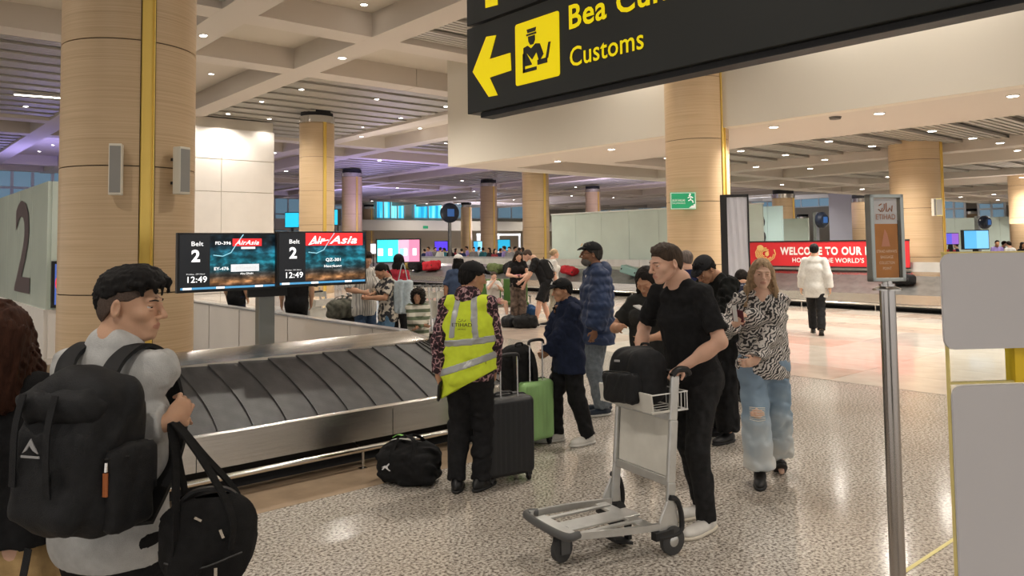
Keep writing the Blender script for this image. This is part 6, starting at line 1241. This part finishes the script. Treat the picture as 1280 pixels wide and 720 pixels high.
# bending man and his company
b1 = at_z(678, 408, 0); fc = (-.95, -.05)
P2('man in black T-shirt and shorts with black backpack, bending over a phone in the background', 680, 408, fc, 1.82, lean=26, neck_fwd=.9, head=(0, -30, 0), hip=(0, -.06), hands=[(-.10, .50, .98), (.22, .42, .85)], hints=[(-.8, -.3, -1), (.8, -.3, -1)], feet=[(-.11, .22, 0), (.12, -.10, 0)], hair=('buzz', (.06, .04, .03)), skinc='light', top=tee(BLK, hem=.07), pants=trs(BLKP, short=.92, r=(.062, .056, .05)), shoes=(SHB, SOLEW), vox=.018, hv=.008)
bb = backpack('round black backpack on the back of the bending man', (0, 0, 0), face_rz(*fc), .36, .24, .46, NYL2, .016, seed=31, pocket=False); bb.rotation_euler = (-.45, 0, face_rz(*fc)); w = r0 * fc[0] + f0 * fc[1]; bb.location = tuple(b1 + r0 * .14 - w * .05 + up0 * 1.02)
P2('woman in black top and patterned brown trousers looking at a phone beside the bending man', 648, 405, (.12, -.99), 1.68, sex='f', skinc='light', head=(-8, -28, 0), neck_fwd=.5, hands=[(-.05, .30, 1.08), (.10, .30, 1.08)], hints=[(-.9, -.2, -1), (.9, -.2, -1)], hair=('longwavy', (.03, .02, .015)), top=tee(BLK, sleeve=.22, hem=.03, neck=.06), pants=trs(mat('mottled_brown', (.13, .095, .075), .85, noise=(14, .7)), r=(.06, .052, .050)), shoes=(SHB, SOLEW), vox=.018, hv=.008)
p = at_z(648, 405, 0) + f0 * -.33 + up0 * 1.11; e = empty('phone', p, 0, 'phone with a pink case held between the woman in black and the bending man', 'phone'); b = MB(); b.box((0, 0, 0), (.075, .14, .012)); b.build('case', mat('pink_case', (.7, .25, .35), .5), e)
bg = empty('waist_bag', at_z(648, 405, 0), face_rz(.12, -.99), 'black waist bag on the woman with patterned trousers', 'bag'); S = Sdf(); S.box((.0, .155, .93), (.14, .05, .075), r=.04); S.build('pouch', NYL2, bg, .014)
P2('fair-haired woman in white top and light trousers behind the bending man', 692, 402, (.9, .3), 1.68, sex='f', skinc='light', hair=('bun', (.42, .30, .18)), top=tee(WSH, hem=.04), pants=trs(KH, r=(.062, .058, .055)), shoes=(SHW, SOLEW), vox=.02)
# bags at their feet
p = at_z(662, 409, 0); duffel('black duffel bag lying at the feet of the bending man', at_z(657, 410, 0), math.atan2(r0[1], r0[0]), .50, .30, .27, NYL2, .018, 5); duffel('blue soft bag lying behind the black duffel of the bending man', at_z(655, 402, 0) + 0, math.atan2(r0[1], r0[0]), .60, .34, .40, fabric('blue_bag', (.02, .06, .15), .8), .02, 9)
duffel('small round black bag left of the duffel by the green seats', at_z(637, 409, 0), .3, .34, .26, .26, NYL, .018, 3, False)
# green seats and the girl
GRN = mat('seat_green', (.075, .17, .035), .5); gp = at_z(640, 412, 0); rz = math.atan2(r0[1], r0[0]) + .05
D0 = at_z(632, 409, 0) @ f0 + 1.05
st_ = empty('seat_row', (*at_d(611, 306, D0)[:2], 0), rz, 'row of green waiting seats behind the worker in the yellow vest', 'seat row'); pxm = F / D0
for i in range(3):
    x = -.62 + .62 * i; b = MB(); b.box((x, 0, .44), (.56, .46, .06)); b.build('seat', GRN, st_, bevel=.02); b = MB(); b.box((x, .25, .72), (.56, .05, .54), rotm(-8, 0, 0)); b.build('backrest', GRN, st_, bevel=.02)
for i in range(4): x = -.93 + .62 * i; b = MB(); b.box((x, .0, .60), (.045, .40, .03)); b.box((x, -.18, .52), (.03, .03, .16)); b.build('armrest', STEELD, st_, bevel=.004)
b = MB(); b.box((0, .02, .37), (1.8, .07, .06)); b.build('beam', STEEL, st_)
for x in (-.7, .7): b = MB(); b.tube([(x, -.25, .02), (x, 0, .35), (x, .28, .02)], .02, 6); b.build('leg', STEEL, st_)
fc = (.15, -.98); gpos = np.array([*at_d(617, 306, D0 - .10)[:2], 0.])
P2('young girl in white top sitting sideways on the green seats, hand at her mouth', 0, 0, (.35, -.93), 1.38, d=D0 - .08, sex='f', skinc='fair', head=(0, -6, 0), hip_dz=-.20, hands=[(-.02, .26, .86), (.05, .20, .96)], hints=[(-.8, 0, -1), (.8, 0, -1)], feet=[(-.20, .40, .10), (.12, .34, .16)], kneeh=[(-.4, 1, .8), (.5, 1, .8)], hair=('bun', (.05, .03, .02)), top=tee(WSH, hem=.0), pants=trs(fabric('pink_short', (.55, .30, .30), .8), short=.6), shoes=(SHW, SOLEW), vox=.018, hv=.008)
o = [x for x in bpy.data.objects if x.get('label', '').startswith('young girl')][0]; o.location = tuple(np.array([*at_d(616, 306, D0 - .12)[:2], 0.]))
# couple by the monitors, red shirt, white cap
STR = mat('striped_shirt', (.6, .58, .54), .8); _t = node(STR, 'ShaderNodeTexCoord'); _w = node(STR, 'ShaderNodeTexWave'); _w.bands_direction = 'X'; _w.inputs['Scale'].default_value = 9; lk(STR, _t.outputs['Object'], _w.inputs['Vector']); add_ramp(STR, _w.outputs[0], [(.3, (.36, .35, .33)), (.6, (.68, .66, .61))])
P2('man in striped white shirt and jeans with dark bag strap, right of the monitors', 455, 306, (.5, -.5), 1.74, d=11.6, hands=[(.05, .34, 1.10), (.20, .30, 1.12)], hints=[(-.9, -.2, -1), (.9, -.2, -1)], head=(10, -25, 0), top=tee(STR, loose=.02, sleeve=.5), pants=trs(JN), shoes=(SHB, SOLEW), vox=.018)
FLP = mat('floral_top', (.3, .3, .3), .8); _t = node(FLP, 'ShaderNodeTexCoord'); _v = node(FLP, 'ShaderNodeTexNoise'); _v.inputs['Scale'].default_value = 16; lk(FLP, _t.outputs['Object'], _v.inputs['Vector']); add_ramp(FLP, _v.outputs[0], [(.46, (.03, .03, .035)), (.54, (.55, .50, .42))])
P2('woman in dark floral top and jeans looking down at a phone right of the monitors', 484, 306, (-.8, -.5), 1.57, d=11.3, sex='f', skinc='tan', neck_fwd=.6, head=(0, -30, 0), hands=[(-.08, .32, 1.05), (.08, .32, 1.06)], hints=[(-.9, -.2, -1), (.9, -.2, -1)], hair=('ponytail', (.012, .010, .010)), top=tee(FLP, loose=.02, hem=.07), pants=trs(fabric('light_jeans', (.10, .19, .30), .85), r=(.06, .055, .055)), shoes=(SHW, SOLEW), vox=.018)
P2('person in red top with dark hair behind the woman in the floral top', 497, 306, (.3, .9), 1.66, d=12.6, sex='f', skinc='tan', hair=('long', (.012, .010, .010)), top=tee(RDT, sleeve=.9), pants=trs(BLKP), shoes=(SHB, SOLEB), vox=.022)
P2('person in white cap and dark blue top seen over the head of the vest worker', 572, 306, (.2, .95), 1.63, d=13.2, sex='f', skinc='tan', hair=('long', (.015, .012, .012)), cap=(fabric('cap_white', (.68, .66, .63), .8),), top=tee(fabric('slate_blue', (.06, .09, .16), .8), loose=.02), pants=trs(BLKP), shoes=(SHB, SOLEB), vox=.02)
e = empty('tote_bag', at_d(504, 392, 11.2), face_rz(0, -1), 'pale blue cloth tote bag hanging beside the woman in the floral top', 'bag'); S = Sdf(); S.box((0, 0, .24), (.14, .05, .24), r=.04); S.fn(folds(.01, .12, 3)); S.build('bag', fabric('pale_blue', (.50, .58, .62), .8), e, .015); b = MB(); b.tube(crom([(-.07, 0, .46), (0, 0, .72), (.07, 0, .46)], 4), .008, 5); b.build('handle', fabric('pale_blue'), e, True)
STP = mat('striped_sweater', (.5, .5, .4), .9); _t = node(STP, 'ShaderNodeTexCoord'); _w = node(STP, 'ShaderNodeTexWave'); _w.bands_direction = 'Z'; _w.inputs['Scale'].default_value = 3.4; lk(STP, _t.outputs['Object'], _w.inputs['Vector']); add_ramp(STP, _w.outputs[0], [(.35, (.12, .15, .09)), (.55, (.60, .57, .48))])
P2('small child with curly dark hair and striped sweater standing behind the belt', 522, 306, (.35, -.93), 1.19, d=10.4, skinc='tan', head=(25, 0, 0), hands=[(.06, .20, .72), (-.04, .20, .74)], hints=[(-1, .1, -1), (1, .1, -1)], hair=('curly', (.02, .014, .012)), top=tee(STP, sleeve=.95, infl=.02, loose=.012), pants=trs(fabric('grey_trouser', (.2, .2, .2), .8)), shoes=(SHW, SOLEW), vox=.016, hv=.008)
P2('person in dark trousers hidden behind the left monitor, only legs showing', 296, 306, (.3, .9), 1.66, d=14.6, top=tee(BLK), pants=trs(fabric('navy_trouser', (.015, .02, .045), .8)), shoes=(SHB, SOLEB), vox=.024)
P2('person in black trousers hidden behind the right monitor, only legs showing', 371, 306, (-.3, .9), 1.72, d=12.6, top=tee(BLK), pants=trs(BLKP), shoes=(SHB, SOLEB), vox=.024)
# between and behind the trolley man and the bowed man
P2('woman in dark top holding a phone, half hidden behind the trolley man', 811, 306, (-.5, -.8), 1.62, d=6.3, sex='f', skinc='tan', hands=[(-.10, .30, 1.05), (.16, .26, 1.12)], hints=[(-.9, 0, -1), (.9, -.2, -1)], hair=('long', (.02, .016, .014)), head=(0, -30, 0), top=tee(fabric('black_stripe', (.03, .03, .028), .9), sleeve=.35), pants=trs(BLKP), shoes=(SHB, SOLEB), vox=.014, hv=.007)
e = empty('phone', at_d(803, 386, 6.0), 0, 'small pale phone in the hand half hidden behind the trolley man', 'phone'); b = MB(); b.box((0, 0, 0), (.075, .13, .01), rotm(20, 0, 0)); b.build('case', mat('case_pale', (.6, .6, .58), .3), e)
P2('balding man in navy T-shirt seen from behind over the shoulder of the trolley man', 858, 306, (.35, .93), 1.70, d=9.6, skinc='light', head=(-40, 0, 0), hair=('buzz', (.16, .13, .115)), top=tee(fabric('navy_tee', (.015, .02, .07), .85)), pants=trs(BLKP), shoes=(SHB, SOLEB), vox=.016)
DOT = mat('dotted_navy', (.02, .025, .05), .8); _t = node(DOT, 'ShaderNodeTexCoord'); _v = node(DOT, 'ShaderNodeTexVoronoi'); _v.inputs['Scale'].default_value = 34; lk(DOT, _t.outputs['Object'], _v.inputs['Vector']); add_ramp(DOT, _v.outputs[0], [(.22, (.45, .46, .5)), (.30, (.018, .022, .05))])
P2('person in white-dotted navy top just left of the woman in zebra blouse', 931, 306, (.1, .95), 1.54, d=8.8, sex='f', head=(0, -35, 0), neck_fwd=.8, lean=16, hair=('short', (.02, .015, .012)), skinc='tan', top=tee(DOT, loose=.02), pants=trs(BLKP), shoes=(SHB, SOLEB), vox=.02)
# ------------------------------------------------------------------ bags on the far belt
def on_belt(px, py): p = at_u(px, py, UF + .55); return np.array((p[0], p[1], .66))
BR_ = math.pi / 2
def case_lying(label, px, w, d, h, m, rz, tilt=(0, 0), soft=False, dz=0):
    p = on_belt(px, 340); e = empty('suitcase', (p[0], p[1], p[2] + dz), rz, label, 'suitcase'); e.rotation_euler = (math.radians(tilt[0]), math.radians(tilt[1]), rz); S = Sdf(); S.box((0, 0, h / 2), (w / 2, d / 2, h / 2), r=.035 if not soft else min(h * .40, .11)); 
    if not soft: S.fn(lambda f, x, y, z: f + np.where((np.abs((x * 9) % 1 - .5) < .12) & (np.abs(y) < d * .42), .006, 0))
    else: S.fn(folds(.016, .2, int(px)))
    S.build('shell', m, e, .022); b = MB(); b.tube(crom([(-.09, -d / 2 - .005, h * .5), (-.06, -d / 2 - .04, h * .5), (.06, -d / 2 - .04, h * .5), (.09, -d / 2 - .005, h * .5)], 3), .012, 6); b.build('carry_handle', BLACK, e, True)
    for q in (-1, 1): b = MB(); wheel(b, (q * (w / 2 - .06), d / 2 + .012, h * .5), .03, .03); b.build('wheel', BLACK, e)
case_lying('pale teal suitcase lying tilted on the far belt behind the puffer jacket man', 787, .62, .45, .27, mat('shell_teal', (.20, .33, .31), .4), 1.9, (0, -16), dz=.06)
case_lying('red soft suitcase lying on the far belt right of the fair-haired woman', 711, .66, .42, .30, fabric('red_case', (.42, .02, .03), .7), 1.75, (0, -12), True)
case_lying('black lumpy bag lying on the far belt right of the white cap', 641, .80, .5, .42, NYL2, 1.3, (0, 14), True)
case_lying('olive green suitcase lying on the far belt above the seated girl', 620, .75, .5, .34, fabric('olive_case', (.10, .13, .05), .8), 1.7, (0, -8), True)
case_lying('red bag on the far belt behind the row of trolleys', 540, .85, .55, .42, fabric('red_case'), 1.6, (0, 6), True); case_lying('black bag on the far belt left of the red bag', 521, 1.0, .55, .46, NYL2, 1.4, (0, -6), True); case_lying('mustard bag at the left end of the bags on the far belt', 503, .8, .5, .34, fabric('mustard', (.35, .25, .07), .8), 1.6, (0, 0), True)
case_lying('small dark suitcase on the far belt just behind the orange sign stand', 1128, .6, .4, .26, NYL2, 1.5, (0, 0), True)
# ------------------------------------------------------------------ row of nested trolleys
def mini_trolley():
    e = empty('luggage_trolley', (0, 0, 0), 0, None, 'trolley'); b = MB()
    for q in (-1, 1): b.tube([(q * .25, 0, .14), (q * .24, -.07, 1.0)], .018, 6)
    b.build('upright', ALU, e, True); b = MB(); b.box((0, -.03, .58), (.46, .012, .32)); b.build('back_panel', CREAM, e); b = MB(); b.box((0, .10, .85), (.5, .014, .11)); b.build('basket_front', CREAM, e); b = MB(); b.tube([(-.25, -.14, 1.02), (.25, -.14, 1.02)], .018, 6); b.build('push_bar', BLACK, e, True)
    for q in (-1, 1): b = MB(); wheel(b, (q * .26, 0, .08), .08, .04, n=10); b.build('wheel', mat('tyre_grey'), e)
    b = MB(); b.box((0, .34, .18), (.40, .66, .03)); b.build('platform', ALU, e); b = MB(); wheel(b, (0, .58, .075), .075, .04, n=10); b.build('caster_wheel', mat('tyre_grey'), e); return e
mt = mini_trolley(); words = ['first', 'second', 'third', 'fourth', 'fifth', 'sixth', 'seventh', 'eighth']
for i in range(8):
    e = mt if i == 0 else copy_tree(mt); p = at_d(508 + i * 9.5, 306, 14.8); e.location = (p[0], p[1], 0); e.rotation_euler = (0, 0, face_rz(.93, -.3) + .0); tag(e, 'empty parked luggage trolley, %s from the left in the row behind the curly-haired child' % words[i], 'trolley', 'parked trolleys in a row')
for i, (px, d) in enumerate(((400, 13.2), (425, 12.4), (392, 15.5))):
    e = copy_tree(mt); p = at_d(px, 306, d); e.location = (p[0], p[1], 0); e.rotation_euler = (0, 0, face_rz(*((.9, -.4), (-.9, -.3), (.5, .8))[i])); tag(e, ['empty trolley standing right below the right monitor', 'empty trolley left of the man in the striped shirt', 'empty trolley further back below the right monitor'][i], 'trolley', 'parked trolleys near the monitors')
e = suitcase('black upright suitcase beside the man in the striped shirt', (*at_d(432, 306, 11.9)[:2], 0), .4, .45, .28, .66, NYL2, lod=True, handle=.3); e = suitcase('dark small suitcase between the jeans couple', (*at_d(470, 306, 12.2)[:2], 0), .9, .36, .24, .5, NYL2, lod=True, handle=.35)
p = at_d(432, 306, 11.7); duffel('grey camouflage bag on the trolley left of the man in the striped shirt', (p[0], p[1] + .1, .70), .3, .45, .28, .3, mat('camo', (.14, .14, .11), .9, noise=(12, .6)), .018, 4)
# ------------------------------------------------------------------ the far queues
cols = [('navy', (.02, .03, .09)), ('black', (.015, .015, .016)), ('white', (.6, .6, .58)), ('lilac', (.28, .22, .5)), ('dark red', (.22, .03, .04)), ('teal', (.03, .16, .2)), ('grey', (.2, .2, .21))]
protos = []
for i, (cn, cc) in enumerate(cols):
    pos = sd(0, 5, 0); J = person('x', pos, (((-1) ** i) * .6, .7 if i % 3 else -.7), 1.62 + .04 * (i % 4), 'tan' if i % 2 else 'light', 'f' if i % 3 == 1 else 'm', hands=[(-.2, .2, 1.0), (.24, .05, .85)] if i % 2 else None, hair=(('short', 'long')[i % 3 == 1], (.02, .015, .012)), top=tee(fabric('q_' + cn.replace(' ', '_'), cc, .85), vox=.035, fold=0), pants=trs([BLKP, JN][i % 2], vox=.035, fold=0), vox=.035, hv=.022, detail=False); protos.append(J['root'])
spots = []
qa = [(531, 40), (536, 38), (543, 41), (550, 37), (556, 40), (563, 38), (569, 42), (577, 38), (584, 41), (592, 37), (598, 40), (604, 43), (612, 39), (618, 36), (625, 41), (631, 38), (637, 37), (643, 40), (649, 36), (654, 38)]
qb = [(1188, 33), (1196, 35), (1246, 32), (1254, 34), (1262, 31), (1270, 33), (1277, 30), (1040, 40), (985, 42), (1060, 41)]
landm = {0: 'behind the counter wall', 1: 'at the right'}
used = {}
nth = ['first', 'second', 'third', 'fourth', 'fifth', 'sixth', 'seventh', 'eighth', 'ninth', 'tenth']
for qi, L in ((0, qa), (1, qb)):
    cnt = {}
    for i, (px, d) in enumerate(sorted(L)):
        k = (i * 3 + qi * 2) % len(protos); cn = cols[k][0]; cnt[cn] = cnt.get(cn, 0) + 1
        if used.get(k): e = copy_tree(protos[k])
        else: e = protos[k]; used[k] = 1
        d += 5 if px < 600 else 0; p = at_d(px, 306, d); e.location = (p[0], p[1], 0); e.rotation_euler = (0, 0, i * 1.7)
        tag(e, 'far queue person in %s top %s, %s in that colour' % (cn, landm[qi], nth[cnt[cn] - 1]), 'person', 'people queuing far back')
# every downlight in the picture gets a label by the nearest landmark
LM = [('the thick column', 160, 60), ('the hanging sign edge', 575, 90), ('the monitors column', 396, 130), ('the tall white wall', 290, 140), ('the slender purple column', 611, 225), ('the exit sign column', 835, 200), ('the bulkhead corner', 561, 207), ('the column beyond the sign stand', 1148, 180), ('the frosted wall top', 740, 235), ('the drum sign', 563, 245), ('the red banner', 1000, 220), ('the top right corner', 1260, 130), ('the purple column by the monitors', 440, 210), ('the left edge', 20, 190), ('the display frame', 920, 215), ('the wide cyan screen', 500, 240), ('the white washed wall', 1220, 200)]
ordn = ['closest', 'second closest', 'third closest', 'fourth closest', 'fifth closest', 'sixth closest', 'seventh closest', 'eighth closest', 'ninth closest', 'tenth closest', 'eleventh closest', 'twelfth closest', 'thirteenth closest', 'fourteenth closest']
bag = {}
for o in [o for o in bpy.data.objects if o.type == 'EMPTY' and o.name.startswith('downlight')]:
    p = np.array(o.location) - CAM; z = p @ FW
    if z <= 0: o['label'] = 'recessed ceiling downlight outside the photograph'; continue
    x, y = PXC + F * (p @ RT) / z, PYC - F * (p @ UP) / z
    if not (-5 < x < 1285 and -5 < y < 330): o['label'] = 'recessed ceiling downlight outside the photograph'; continue
    L = min(LM, key=lambda l: (l[1] - x) ** 2 + (l[2] - y) ** 2); sd_ = 'left of' if x < L[1] - 12 else 'right of' if x > L[1] + 12 else 'in line with'; bag.setdefault((L[0], sd_), []).append((math.hypot(L[1] - x, L[2] - y), o.name))
for (l, s_), v in bag.items():
    for k, (_, n) in enumerate(sorted(v)): bpy.data.objects[n]['label'] = 'round ceiling downlight %s %s, %s to it' % (s_, l, ordn[min(k, 13)])

for o in bpy.data.objects:
    if 'label' in o and len(o['label'].split()) > 16: print('LONG', o['label'])
